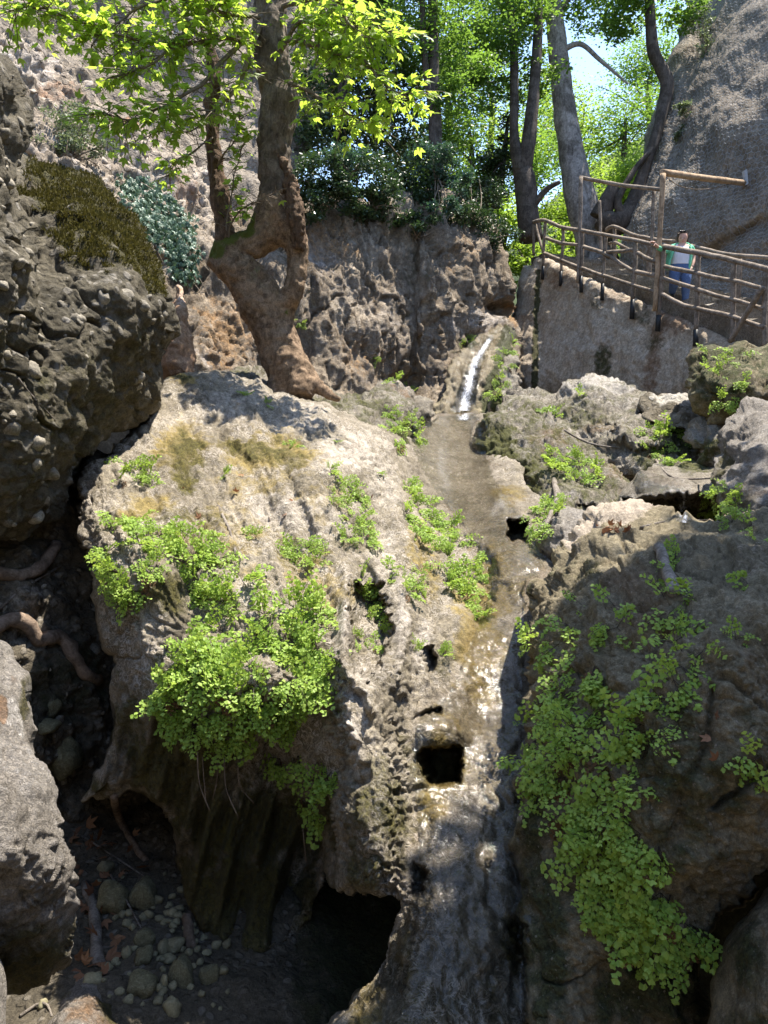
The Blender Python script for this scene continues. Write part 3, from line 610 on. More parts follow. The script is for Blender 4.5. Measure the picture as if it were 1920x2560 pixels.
# ================================================================== BOULDERS (things)
def boulder(label, *a, **k):
    o = relief('boulder', *a, **k); RELIEF[label] = RELIEF['boulder']; return tag(o, label, 'boulder')
CONG = [('crk', 1.0, 0.06), ('fbm', 0.8, 0.14), ('ridge', 1.8, 0.05), ('cob', 6.5, 0.014), ('cob', 12, 0.016), ('pit', 8, 0.03), ('fbm', 26, 0.01)]
MED = [('fbm', 0.9, 0.11), ('ridge', (1.6,1.6,3.0), 0.06), ('fbm', 4.5, 0.022), ('pit', 5, 0.035), ('crk', 1.3, 0.07), ('crk', 3.5, 0.025), ('ridge', 9, 0.016), ('fbm', 14, 0.016), ('fbm', 36, 0.006)]
b_moss = boulder('huge pebbly boulder with a cap of brown moss, beside the plane tree',
   [(-420,420),(-120,300),(20,320),(95,420),(150,424),(250,445),(300,490),(330,530),(355,590),(372,640),(405,690),(440,755),(442,830),(420,880),(392,920),(392,960),(330,1050),(232,1140),(180,1200),(140,1280),(60,1330),(-120,1345),(-420,1350)],
   [(20,330,7.6),(150,430,7.3),(270,470,7.3),(330,550,7.0),(150,600,5.9),(300,700,5.9),(420,780,6.4),(400,900,6.6),(250,850,5.6),(100,800,5.2),(330,1000,6.4),(200,1000,5.4),(180,1180,5.7),(50,1100,4.9),(40,1310,5.2),(-100,600,5.5),(-100,1200,4.8),(120,1250,5.4),(-400,800,5.0),(-400,1300,4.9)],
   M['shaded_conglomerate'], cell=3.6, rim=0.42, back=1.6, noise=CONG,
   masks={'moss': [(180,480,150,90,1.0),(260,560,150,90,0.95),(330,610,80,100,0.95),(395,690,50,60,0.85),(120,420,60,60,1.0),(380,690,40,50,0.5),(330,960,60,80,0.35),(200,1000,220,200,0.45),(330,850,80,120,0.4)], 'pale': [(250,690,120,40,0.35)]}, jag=6)
b_side = boulder('tall pebble-studded rock face flanking the moss-capped boulder',
   [(-420,60),(-120,130),(0,165),(28,230),(42,330),(58,450),(78,520),(104,565),(112,640),(108,740),(92,830),(60,890),(46,980),(10,1040),(-120,1080),(-420,1120)],
   [(-100,200,4.6),(10,220,5.2),(30,400,4.9),(80,600,4.7),(90,750,4.7),(40,900,4.5),(-50,600,4.2),(-100,1000,4.1),(0,1000,4.5),(-400,200,4.6),(-400,1000,4.0)],
   M['shaded_conglomerate'], cell=3.6, rim=0.35, back=1.2, noise=CONG, masks={'pale': [(60,760,40,120,0.35)], 'moss': [(20,860,60,60,0.4)]}, jag=6)
b_or = boulder('orange boulder wedged behind the moss-capped boulder',
   [(375,945),(392,870),(430,740),(450,712),(468,740),(476,800),(492,850),(486,935),(440,955)],
   [(380,940,8.9),(440,730,9.4),(470,850,8.9),(440,940,8.7),(420,850,8.8)], M['orange'], cell=3.6, rim=0.3, back=0.9, noise=[('fbm', 1.5, 0.08), ('fbm', 8, 0.03), ('pit', 9, 0.02)], masks={'pale': [(455,740,30,40,0.6)]}, jag=4)
b_low = boulder('rough pale boulder rising from the pebbly ravine floor',
   [(-420,1900),(-120,1822),(20,1845),(80,1895),(130,1970),(158,2080),(184,2160),(190,2260),(182,2350),(180,2405),(110,2455),(30,2490),(-120,2520),(-420,2560)],
   [(-100,1840,3.0),(50,1880,3.0),(120,2000,2.85),(170,2200,2.8),(170,2390,2.95),(50,2100,2.55),(-80,2100,2.5),(50,2400,2.85),(-80,2480,2.9),(-400,1950,3.0),(-400,2500,2.8)],
   M['boulder_pale'], cell=3.4, rim=0.2, back=0.8, noise=[('fbm', 1.5, 0.05), ('crk', 2.2, 0.02), ('fbm', 7, 0.02), ('cob', 16, 0.012), ('pit', 22, 0.014), ('fbm', 50, 0.004)],
   masks={'moss': [(60,2400,140,130,0.75),(100,2250,90,60,0.4)], 'stain': [(60,2420,100,60,0.5)]}, jag=3)
b_low2 = boulder('white-topped boulder with orange lichen under the old root',
   [(-120,1580),(0,1605),(40,1650),(70,1700),(80,1760),(78,1850),(70,1890),(0,1880),(-120,1880)],
   [(-100,1600,3.6),(30,1660,3.6),(70,1780,3.5),(0,1800,3.3),(-100,1850,3.2)], M['boulder_pale'], cell=3.6, rim=0.2, back=0.8,
   noise=[('fbm', 1.8, 0.05), ('fbm', 8, 0.02), ('pit', 16, 0.015), ('fbm', 40, 0.004)], masks={'stain': [(0,1780,16,60,0.9),(40,1690,30,30,0.4)], 'moss': [(65,1740,18,80,0.7)], 'pale': [(30,1800,40,90,0.6)]}, jag=3)
b_bot = boulder('half-buried yellowish boulder with lichen on the ravine floor',
   [(60,2660),(80,2570),(110,2500),(170,2450),(230,2436),(275,2452),(305,2490),(335,2550),(350,2660)],
   [(90,2560,4.0),(180,2460,4.15),(270,2460,4.15),(200,2560,3.7),(330,2560,3.95),(200,2650,3.6)], M['boulder_pale'], cell=3.6, rim=0.25, back=0.5,
   noise=[('fbm', 2, 0.06), ('fbm', 9, 0.02), ('fbm', 30, 0.005)], masks={'stain': [(240,2530,90,60,0.6)], 'moss': [(300,2500,60,60,0.8),(140,2480,60,30,0.5)]}, jag=3)
b_bl = boulder('smooth grey boulder edge beside the rough pale boulder',
   [(-120,2350),(-20,2365),(14,2420),(18,2500),(12,2660),(-120,2660)],
   [(-60,2380,2.5),(0,2480,2.45),(-80,2600,2.2),(0,2620,2.4)], M['boulder_pale'], cell=4, rim=0.12, back=0.5, noise=[('fbm', 2, 0.03), ('fbm', 20, 0.006)], jag=2)
b_fern = boulder('huge brown mossy boulder hung with maidenhair fern beside the stream chute',
   [(1330,1480),(1372,1425),(1418,1370),(1450,1325),(1490,1290),(1545,1270),(1600,1264),(1650,1296),(1740,1312),(1850,1296),(2060,1275),(2250,1300),(2420,1400),(2480,1700),(2420,2100),(2200,2230),(2060,2200),(1915,2180),(1850,2250),(1795,2300),(1745,2390),(1740,2660),(1360,2660),(1330,2400),(1308,2150),(1296,1900),(1308,1700),(1306,1580)],
   [(1345,1490,4.75),(1430,1370,4.9),(1545,1285,5.1),(1620,1290,5.0),(1600,1420,4.2),(1420,1520,4.15),(1380,1650,3.95),(1340,1850,3.75),(1450,1800,3.45),(1550,1650,3.45),(1700,1500,3.5),(1900,1350,4.1),(1850,1500,3.35),(1950,1700,2.95),(1700,1800,2.95),(1850,2000,2.85),(1600,2050,2.95),(1450,2100,3.25),(1340,2200,3.35),(1750,2300,3.0),(1600,2350,3.05),(1500,2560,3.1),(1380,2560,2.95),(1700,2560,3.15),(1900,2150,2.9),(2200,1600,2.9),(2250,1320,3.9),(2400,1800,3.1),(2300,2100,3.1)],
   M['mossrock'], cell=3.4, rim=0.22, back=1.6, noise=[('fbm', 1.1, 0.08), ('ridge', 2.6, 0.04), ('fbm', 6, 0.025), ('crk', 1.4, 0.045), ('crk', 4.5, 0.014), ('pit', 7, 0.03), ('fbm', 22, 0.013), ('pit', 22, 0.012), ('fbm', 55, 0.006)],
   edits=[('line', [(1920,1900),(1830,1960),(1780,2010)], 12, 0.06), ('line', [(1800,1330),(1830,1420),(1850,1480)], 10, 0.06), ('blob', 1560, 2115, 50, 26, 0.1)],
   masks={'pale': [([(1440,1360),(1490,1300),(1545,1278),(1610,1275)], 26, 0.95),(1560,1300,60,16,0.7),(1880,1400,60,70,0.35),(1840,2200,50,90,0.35)], 'moss': [(1700,1950,220,300,0.55),(1450,1450,100,60,0.4),(1380,2350,90,260,0.75),(1340,2000,50,200,0.7),(1800,2450,80,200,0.7),(1600,2500,200,140,0.7)], 'stain': [(1600,1500,160,110,0.6),(1900,1600,120,160,0.35),(1400,2000,40,240,0.45)]}, jag=4)  # pale line on the top rim paints in its sunlit edge
b_rc = boulder('lichen-speckled boulder below the dark crack beside the ferny boulder',
   [(2300,2240),(2060,2170),(1960,2165),(1915,2200),(1870,2270),(1825,2350),(1800,2430),(1795,2520),(1810,2660),(2350,2660)],
   [(1960,2180,2.95),(1860,2300,2.9),(1810,2450,2.85),(1900,2500,2.6),(2040,2400,2.5),(1820,2640,2.7),(2040,2640,2.5),(2300,2300,2.7),(2300,2640,2.6)], M['mossrock'], cell=3.6, rim=0.16, back=0.7,
   noise=[('fbm', 2, 0.03), ('fbm', 9, 0.016), ('pit', 18, 0.012), ('fbm', 50, 0.004)], masks={'moss': [(1860,2400,70,120,0.7),(1900,2550,120,60,0.5)], 'pale': [(1960,2350,60,120,0.35)]}, jag=3)
b_hump = boulder('mossy streaked hump of rock beside the upper water chute',
   [(1195,1110),(1212,1060),(1240,1025),(1290,1010),(1350,1022),(1400,1050),(1450,1085),(1510,1130),(1570,1190),(1625,1250),(1610,1300),(1540,1340),(1450,1370),(1390,1350),(1360,1290),(1290,1225),(1240,1195),(1205,1160)],
   [(1205,1110,10.6),(1260,1025,11.2),(1340,1025,11.1),(1450,1090,10.4),(1560,1190,9.3),(1620,1270,8.2),(1300,1130,10.0),(1400,1180,9.2),(1280,1210,9.6),(1470,1280,8.0),(1420,1340,7.4),(1550,1320,7.6)],
   M['midrock'], cell=3.4, rim=0.3, back=1.2, mossup=0.55, noise=MED, edits=[('poly', [(1440,1255),(1600,1265),(1590,1320),(1470,1330)], 0.4, 14)],
   masks={'moss': [(1240,1120,60,70,0.9),(1300,1180,80,60,0.9),(1220,1060,30,40,0.7),(1450,1160,120,60,0.4),(1600,1290,60,50,0.8),(1420,1310,60,60,0.5)], 'pale': [(1380,1080,90,40,0.4),(1420,1230,60,40,0.4)], 'stain': [(1370,1100,80,40,0.5),(1560,1170,60,40,0.5)]}, jag=4)
b_top = boulder('broad grey-topped rock below the retaining wall',
   [(1258,1030),(1262,995),(1320,972),(1385,985),(1420,955),(1470,940),(1530,942),(1590,968),(1640,1002),(1700,1040),(1745,1090),(1750,1150),(1700,1195),(1640,1200),(1560,1190),(1450,1120),(1340,1060)],
   [(1275,1000,12.6),(1340,980,12.6),(1470,945,12.2),(1560,960,11.8),(1650,1015,11.2),(1740,1100,10.2),(1690,1185,9.2),(1500,1040,10.9),(1600,1100,10.2),(1400,1050,11.4),(1560,1180,9.6),(1320,1040,12)],
   M['midrock'], cell=3.6, rim=0.35, back=1.4, mossup=0.42, noise=MED, edits=[('poly', [(1530,1050),(1640,1040),(1700,1110),(1620,1130),(1540,1100)], -0.25, 14)],
   masks={'moss': [(1420,1040,120,40,0.55),(1640,1150,90,50,0.6),(1700,1110,50,70,0.7)], 'pale': [(1500,965,110,32,0.8)], 'stain': [(1520,1070,80,20,0.5)]}, jag=4)
b_dark = boulder('dark mossy boulder overgrown with small ferns under the steps',
   [(1722,980),(1724,920),(1745,880),(1790,866),(1850,862),(1900,880),(2060,868),(2250,890),(2330,980),(2300,1060),(1900,1010),(1850,1030),(1800,1062),(1768,1040)],
   [(1735,950,9.4),(1760,880,9.8),(1850,870,9.8),(2040,880,9.6),(1800,960,8.9),(1900,960,8.9),(1800,1050,8.9),(2040,1020,8.8),(2300,1000,9.2)], M['mossrock'], cell=3.6, rim=0.35, back=1.2, noise=MED, mossup=0.6,
   masks={'moss': [(1800,940,90,90,0.7)], 'pale': [(1880,970,40,30,0.4)]}, jag=4)
b_grey = boulder('smooth grey boulder with pale cap rising behind the ferny boulder',
   [(1786,1215),(1784,1130),(1795,1070),(1820,1030),(1862,1005),(1930,992),(2060,985),(2240,1000),(2380,1080),(2420,1340),(1950,1345),(1850,1300),(1810,1260)],
   [(1795,1150,7.0),(1830,1035,7.4),(1950,1000,7.4),(2040,1000,7.3),(1880,1130,6.4),(1830,1240,6.1),(1950,1300,5.6),(2040,1250,5.8),(2350,1100,7),(2380,1320,5.9)], M['boulder_pale'], cell=3.6, rim=0.3, back=1.2, noise=[('fbm', 1, 0.1), ('ridge', (2,2,5), 0.04), ('fbm', 7, 0.02), ('fbm', 24, 0.008)],
   masks={'moss': [(1805,1160,24,70,0.7),(1860,1260,70,40,0.5)], 'stain': [(1880,1250,100,50,0.4)]}, jag=4)
b_ledge = boulder('flat wet ledge where a trickle drops into a dark hollow',
   [(1560,1230),(1600,1190),(1650,1165),(1720,1150),(1770,1165),(1810,1200),(1820,1260),(1800,1330),(1680,1340),(1570,1330),(1545,1270)],
   [(1570,1225,8.3),(1660,1170,8.9),(1780,1180,8.7),(1700,1215,8.0),(1620,1235,7.8),(1780,1240,7.7),(1700,1250,7.75),(1700,1320,8.0),(1580,1320,7.9),(1800,1310,7.9)],
   M['midrock'], cell=3.4, rim=0.15, back=1.0, noise=[('fbm', 1.4, 0.06), ('fbm', 7, 0.02), ('fbm', 24, 0.006)], edits=[('poly', [(1560,1248),(1800,1240),(1810,1320),(1570,1330)], 0.5, 7)],
   masks={'wet': [(1640,1210,80,50,0.9),(1700,1270,140,60,0.9)], 'moss': [(1740,1170,60,24,0.7),(1690,1290,160,50,0.8)]}, jag=3)
b_knob = boulder('grey rock with a root beside the upper beam slot',
   [(1335,1385),(1352,1330),(1372,1290),(1385,1248),(1410,1262),(1450,1270),(1480,1290),(1462,1330),(1430,1375),(1400,1395)],
   [(1345,1375,6.7),(1385,1265,7.0),(1460,1290,6.8),(1410,1330,6.4),(1420,1385,6.2)], M['boulder_pale'], cell=3.4, rim=0.2, back=0.7, noise=[('fbm', 2, 0.06), ('ridge', 4, 0.03), ('fbm', 16, 0.01)], edits=[('line', [(1368,1210),(1385,1270),(1360,1340)], 10, -0.06)], masks={'moss': [(1350,1370,30,20,0.5)]}, jag=3)
b_rub = boulder('pile-like cracked grey rock at the foot of the retaining wall',
   [(1600,1035),(1612,998),(1650,985),(1700,984),(1740,998),(1775,1030),(1800,1062),(1760,1085),(1690,1070),(1640,1062)],
   [(1615,1010,10.6),(1690,990,10.8),(1770,1040,10.2),(1690,1050,10.2)], M['conglomerate'], cell=3.6, rim=0.25, back=0.8, noise=[('fbm', 1.5, 0.1), ('cob', 4, 0.1), ('fbm', 14, 0.02)], masks={'pale': [(1690,1000,70,20,0.8)]}, jag=4)
b_rub2 = boulder('squat rock with mossy flank beside the grey boulder',
   [(1735,1060),(1760,1035),(1800,1028),(1850,1040),(1850,1100),(1800,1150),(1750,1150),(1725,1100)],
   [(1740,1080,9.2),(1800,1035,9.3),(1845,1080,9),(1790,1100,8.8),(1770,1145,8.7)], M['midrock'], cell=3.6, rim=0.25, back=0.7, noise=MED, masks={'moss': [(1770,1120,50,40,0.8)]}, jag=3)
b_ridge = boulder('dark shaded ridge of rock running from the tree roots to the upper chute',
   [(560,945),(600,925),(660,935),(720,965),(800,962),(880,975),(940,968),(990,980),(1030,1010),(1050,1060),(1020,1130),(960,1120),(880,1080),(800,1030),(700,1000),(600,965)],
   [(580,940,9.6),(700,965,9.9),(850,975,10.6),(960,975,10.8),(1035,1040,10.6),(1010,1110,9.6),(900,1060,9.6),(780,1010,9.7)], M['midrock'], cell=3.6, rim=0.25, back=1.2, mossup=0.5, noise=MED,
   masks={'moss': [(850,1010,160,30,0.6),(1010,1080,40,50,0.9)]}, jag=4)
b_knee = boulder('ferny brown rock shoulder left of the upper chute beside the waterfall pool',
   [(925,990),(940,965),(985,960),(1030,980),(1072,1015),(1080,1045),(1035,1060),(1020,1130),(990,1120),(960,1080),(935,1040)],
   [(935,985,11),(990,968,11.2),(1070,1030,11.2),(1000,1060,10.5),(1005,1110,10.1)], M['midrock'], cell=3.4, rim=0.22, back=1.0, noise=MED, masks={'moss': [(1000,1060,50,50,0.8)], 'stain': [(985,985,50,20,0.5)]}, jag=3)
b_wf = boulder('rounded mossy rock between the waterfall and the retaining wall',
   [(1215,1060),(1230,985),(1250,930),(1268,900),(1290,905),(1300,1000),(1290,1060)],
   [(1225,1050,14.6),(1265,920,15.3),(1285,1000,14.8),(1250,1000,14.5)], M['midrock'], cell=3.4, rim=0.25, back=0.8, noise=MED, masks={'moss': [(1240,980,20,80,0.9)]}, jag=3)

struct('crack_wall', [(1640,2000),(2200,1950),(2200,2800),(1640,2800)], [(1650,2020,4.4),(2150,2020,4.2),(2150,2750,3.7),(1650,2750,3.9)], M['cave'], cell=10, rim=0.05, back=0.6, noise=[('fbm', 1.5, 0.1), ('fbm', 8, 0.02)], jag=4)  # near-black backing added behind the crack, its colour standing for shade

# ================================================================== RETAINING WALL, PATH, RAILINGS
def rd(px):                                   # depth of the railing line, straight in space
    return 1.0 / (1/21.0 + (np.asarray(px, float) - 1340) / (1910-1340) * (1/14.0 - 1/21.0))
wall_top = [(1322,660),(1345,640),(1400,664),(1470,698),(1560,730),(1640,765),(1700,793),(1790,832),(1880,864),(2100,930),(2330,1010)]
wall_ctrl = [(x, y, float(rd(x)) + 0.22) for x, y in wall_top] + [(x, 1090, float(rd(x)) + 0.15) for x in (1262, 1350, 1500, 1700, 1900, 2090)] + [(1262,1000,20.8),(1285,800,21.3),(1300,700,21.5)]
rw = relief('retaining_wall', wall_top + [(2330,1240),(2100,1180),(1240,1180),(1258,1010),(1275,860),(1290,730),(1303,672)], wall_ctrl, M['masonry'], cell=4, rim=0.2, back=2.6,
   noise=[('fbm', 0.7, 0.07), ('fbm', (2.5,2.5,2.0), 0.03), ('cob', 4.5, 0.025), ('fbm', 10, 0.016), ('pit', 7, 0.02)],
   edits=[('poly', [(1340,640),(1344,1180),(1230,1180),(1280,660)], -0.12, 6)],
   masks={'moss': [([(1345,680),(1340,850),(1338,980)], 9, 0.9),(1505,905,26,50,0.7),(1600,780,40,40,0.5),(1490,760,20,30,0.5),(1640,860,30,30,0.5)], 'stain': [(1680,800,50,40,0.8),([(1650,800),(1625,960)], 22, 0.7),(1400,700,60,30,0.6),(1540,740,60,30,0.5)], 'pale': [(1450,850,120,70,0.4)]}, jag=4)
tag(rw, 'rough cement-faced retaining wall carrying the stepped path', 'wall')

EL = np.array(P(1340, 648, 21.0)); ER = np.array(P(1915, 838, 14.0)); PD = (ER - EL); 
hd = np.array([PD[0], PD[1], 0]); hl = np.linalg.norm(hd); hd /= hl; hp = np.array([-hd[1], hd[0], 0]); slope_ = PD[2] / hl
def on_path(s, w, dz=0.0): return EL + hd*s + hp*w + np.array([0, 0, slope_*s + dz])
steps = empty('stone_steps', tuple(on_path(4, 1.2, -0.4)), 'rough stone steps descending between log railings to the netted cliff', 'steps')
def rough_box(c, ax, ay, az, n=(10, 4, 3), amp=0.03, freq=3.0):
    """box with displaced faces, centre c, half axes ax ay az"""
    vs_ = []; qs = []; k = 0
    for (u, v_, w, s) in ((ax, ay, az, 1), (ax, ay, az, -1), (ay, az, ax, 1), (ay, az, ax, -1), (az, ax, ay, 1), (az, ax, ay, -1)):
        m = 6; a = np.linspace(-1, 1, m); A, B = np.meshgrid(a, a); A = A.ravel(); B = B.ravel()
        vv = c + A[:, None]*u + B[:, None]*v_ + s*w; vs_.append(vv)
        i, j = np.meshgrid(np.arange(m-1), np.arange(m-1), indexing='ij'); i = i.ravel(); j = j.ravel()
        q = np.stack([i*m+j, i*m+j+1, (i+1)*m+j+1, (i+1)*m+j], -1) + k
        if s < 0: q = q[:, ::-1]
        qs.append(q); k += m*m
    v = np.concatenate(vs_); v = v + amp * np.c_[fbm(v*freq, 3), fbm(v*freq+9, 3), fbm(v*freq+5, 3)]
    return v, np.concatenate(qs)
nst = 20; sl = (hl + 2.4) / nst
for k in range(nst):
    s = -0.6 + k * sl
    c = on_path(s + sl*0.5, 1.15, 0.0); c[2] = EL[2] + slope_*(s) - 0.52 - 0.02*random.random()
    # every tread is two or three slabs
    cuts = sorted([0.0, 2.5, 0.7 + random.random()*0.4, 1.5 + random.random()*0.4])
    for w0, w1 in zip(cuts[:-1], cuts[1:]):
        cc = on_path(s + sl*0.5 + random.uniform(-.03, .03), (w0+w1)/2 + 0.28, 0); cc[2] = c[2] + random.uniform(-.02, .02)
        v, q = rough_box(cc, hd*(sl*0.60), hp*((w1-w0)/2 + 0.01), np.array([0, 0, 0.5]), amp=0.045)
        me = mesh_np('step', v - np.array(steps.location), q, None, M['midrock'], True, np.zeros((len(v), 4))); obj('step', me, steps)

M['log'] = bark_mat('weathered_log', (0.13, 0.10, 0.075), (0.34, 0.28, 0.225), scale=9, stretch=(4, 4, 1), bump=0.6)
M['log_new'] = bark_mat('peeled_log', (0.26, 0.17, 0.10), (0.48, 0.35, 0.23), scale=8, stretch=(4, 4, 0.8), bump=0.4)
M['sleeve'] = plain_mat('black_sleeve', (0.02, 0.021, 0.023), 0.5, 0.2, 12, 0.1)
def zp(x, y): return (1280 + x*0.3858, 400 + y*0.3858)
def logpath(zpts, off=0.0, n=5, wob=0.012):
    a = np.array([zp(*p) for p in zpts]); p3 = np.array([np.array(P(x, y, float(rd(x)) + off)) for x, y in a])
    p3 = catmull(p3, n); return p3 + wob * np.c_[fbm(p3*1.9, 2), fbm(p3*1.9+7, 2), fbm(p3*1.9+3, 2)]
def log_part(name, parent, zpts, r, mat='log', off=0.0, n=5):
    p = logpath(zpts, off, n); rr = np.linspace(r, r*0.85, len(p))
    v, q, t = tube(p, rr, 8, 0.10, True, 9)
    me = mesh_np(name, v - np.array(parent.location), q, t, M[mat], True)
    return obj(name, me, parent)
rail = empty('log_railing', tuple(on_path(4, 0, 0)), 'weathered log railing along the outer edge of the stepped path', 'railing')
FP = [((143,400),(140,615)), ((150,420),(205,600)), ((217,396),(203,688)), ((333,445),(318,722)), ((457,462),(448,752)), ((608,497),(588,802)), ((801,530),(783,905)), ((982,577),(950,1005)), ((1206,617),(1192,1100)), ((1438,664),(1428,1176)), ((1644,735),(1636,1212))]
SL = {2: (196,775), 3: (313,815), 4: (448,857), 5: (583,910), 6: (776,1030), 7: (943,1110), 8: (1190,1206)}
for k, (a, b) in enumerate(FP):
    o = log_part('post', rail, [a, ((a[0]+b[0])/2 + random.uniform(-3, 3), (a[1]+b[1])/2), b], 0.044 if k < 6 else 0.056, off=-0.06)
    if k in SL:
        v, q, t = tube(logpath([b, SL[k]], -0.06, 2, 0.0), 0.045 if k < 6 else 0.054, 10)
        obj('post_sleeve', mesh_np('post_sleeve', v - np.array(rail.location), q, t, M['sleeve'], True), o)
for pts, r in [([(135,402),(215,392),(330,438),(440,455),(620,490),(790,517),(935,552)], 0.05), ([(985,562),(1200,600),(1450,656),(1700,722)], 0.058),
               ([(220,508),(330,540),(430,550)], 0.045), ([(465,560),(600,607),(700,668),(792,722)], 0.05), ([(618,598),(720,590),(792,580)], 0.045), ([(815,600),(880,640),(940,662)], 0.05),
               ([(808,724),(930,752)], 0.05), ([(990,688),(1180,730),(1430,782),(1640,834)], 0.045), ([(985,768),(1170,830),(1420,902),(1640,964)], 0.045),
               ([(212,606),(400,682),(580,745),(790,812),(940,862)], 0.045), ([(975,872),(1080,925),(1150,952),(1420,1012),(1640,1090)], 0.05)]:
    log_part('rail', rail, pts, r, off=-0.09)
log_part('brace', rail, [(1632,820),(1520,1000),(1408,1178)], 0.055, off=-0.2)
rail2 = empty('log_railing', tuple(on_path(4, 2.0, 0)), 'thin log handrail on the cliff side of the stepped path', 'railing')
for pts, r in [([(612,455),(660,432),(800,490),(930,515),(1050,528)], 0.05), ([(1160,558),(1280,588),(1400,610),(1700,638)], 0.05), ([(630,540),(670,535),(760,582),(900,640)], 0.04)]:
    log_part('rail', rail2, pts, r, off=2.1)
for a, b in [((662,432),(668,640)), ((886,520),(880,770)), ((1478,640),(1465,960))]: log_part('post', rail2, [a, b], 0.05, off=2.15)
gan = empty('timber_gantry', tuple(on_path(3.2, 1, 0)), 'grey pole frame spanning the path in front of the pale trunk', 'frame')
log_part('post', gan, [(446,112),(440,450),(426,795)], 0.05, off=-0.14); log_part('post', gan, [(921,195),(905,520),(892,760)], 0.046, off=2.0)
p = catmull(np.array([np.array(P(*zp(440,112), float(rd(zp(440,0)[0])) - 0.1)), np.array(P(*zp(690,160), 19.2)), np.array(P(*zp(955,190), 18.4))]), 5)
v, q, t = tube(p, 0.05, 8, 0.14, True, 8); obj('beam', mesh_np('beam', v - np.array(gan.location), q, t, M['log'], True), gan)
log_part('post', gan, [(566,265),(572,420),(578,600)], 0.045, off=1.6)
bpy.context.view_layer.update(); hb = cast(*zp(1515, 150)); DB = float((np.array(hb[0]) - CAM) @ np.array([0, CP, SP])) + 0.05 if hb else 18.6
gan2 = empty('timber_gantry', tuple(on_path(5.6, 1, 0)), 'taller peeled pole frame with a beam bolted to the netted cliff', 'frame')
log_part('post', gan2, [(982,85),(955,500),(927,975)], 0.06, 'log_new', off=-0.18)
p = catmull(np.array([np.array(P(*zp(972,80), float(rd(zp(980,0)[0])) - 0.15)), np.array(P(*zp(1250,118), 17.3)), np.array(P(*zp(1515,150), DB))]), 6)
v, q, t = tube(p, 0.068, 10, 0.12, True, 7); obj('beam', mesh_np('beam', v - np.array(gan2.location), q, t, M['log_new'], True), gan2)
M['steel'] = plain_mat('galvanised', (0.42, 0.44, 0.47), 0.45, 0.15, 30, 0.05)
c = np.array(P(*zp(1512,115), DB - 0.1)); v, q = rough_box(c, np.array([0.035, 0, 0.02]), np.array([0, 0.05, 0]), np.array([-0.03, 0, 0.17]), amp=0.0)
obj('bracket', mesh_np('bracket', v - np.array(gan2.location), q, None, M['steel'], False), gan2)
a = np.array([(1000, 110), (1080, 165), (1200, 190), (1330, 178), (1420, 150)]); p = np.array([np.array(P(*zp(x, y), 16.6 + (x-1000)/420*1.6)) for x, y in a])
v, q, t = tube(catmull(p, 6), 0.009, 5); obj('cable', mesh_np('cable', v - np.array(gan2.location), q, t, M['log'], True), gan2)

# wire netting draped over the cliff: hexagonal mesh
bpy.context.view_layer.update()
cliff = bpy.data.objects['netted_cliff']; cv = RELIEF['netted_cliff'][1]
cc = cv.mean(0); _, _, vt = np.linalg.svd((cv[::7] - cc), full_matrices=False); nrm = vt[2]
if nrm @ (CAM - cc) < 0: nrm = -nrm
ax = np.cross([0, 0, 1.0], nrm); ax /= np.linalg.norm(ax); ay = np.cross(nrm, ax)
rel = cv - cc; s0, s1 = (rel@ax).min(), (rel@ax).max(); t0, t1 = (rel@ay).min(), (rel@ay).max()
HX = 0.155; cache = {}
def net_pt(i, j):
    if (i, j) in cache: return cache[(i, j)]
    s = s0 + i*HX*0.5; t = t0 + j*HX*0.29
    o = cc + ax*s + ay*t + nrm*6
    r = None
    u = o - nrm*6 - CAM; f_ = u[1]*CP + u[2]*SP; ux = u[0]/f_*FPX + 960; uy = 1280 - (-SP*u[1] + CP*u[2])/f_*FPX
    if ux < 2010 and uy > -60:
        ok, loc, nor, fi = cliff.ray_cast(Vector(o.tolist()), Vector((-nrm).tolist()))
        if ok: r = np.array(loc) + nrm*(0.03 + 0.025*math.sin(i*0.11)*math.cos(j*0.07))
    cache[(i, j)] = r; return r
net = MB(); ni = int((s1-s0)/(HX*0.5)); nj = int((t1-t0)/(HX*0.29))
segs = []
for row in range(0, nj, 3):
    for col in range(0, ni, 2):
        i = col + (1 if (row//3) % 2 else 0); j = row
        A, B, Cc, Dd = net_pt(i, j), net_pt(i+1, j+1), net_pt(i-1, j+1), net_pt(i, j-2)
        for a, b in ((A, B), (A, Cc), (A, Dd)):
            if a is not None and b is not None and np.linalg.norm(a-b) < 0.3: segs.append((a, b))
sg = np.array(segs); d_ = sg[:, 1]-sg[:, 0]; d_ /= np.linalg.norm(d_, axis=1)[:, None]
x_ = np.cross(d_, nrm); x_ /= np.linalg.norm(x_, axis=1)[:, None]; y_ = np.cross(d_, x_); nv_ = []
for e in (0, 1):
    for k in range(3):
        an = 2*np.pi*k/3; nv_.append(sg[:, e] + 0.0032*(np.cos(an)*x_ + np.sin(an)*y_))
nv_ = np.stack(nv_, 1).reshape(-1, 3); b_ = np.arange(len(sg))[:, None]*6
nq = np.concatenate([b_ + np.array([[k, (k+1) % 3, 3+(k+1) % 3, 3+k]]) for k in range(3)])
M['wire'] = plain_mat('wire', (0.36, 0.38, 0.40), 0.5, 0.2, 5, 0.0)
tag(obj('wire_netting', mesh_np('wire_netting', nv_, nq, None, M['wire'], False)), 'grey hexagonal wire netting stretched over the cliff above the path', 'netting')

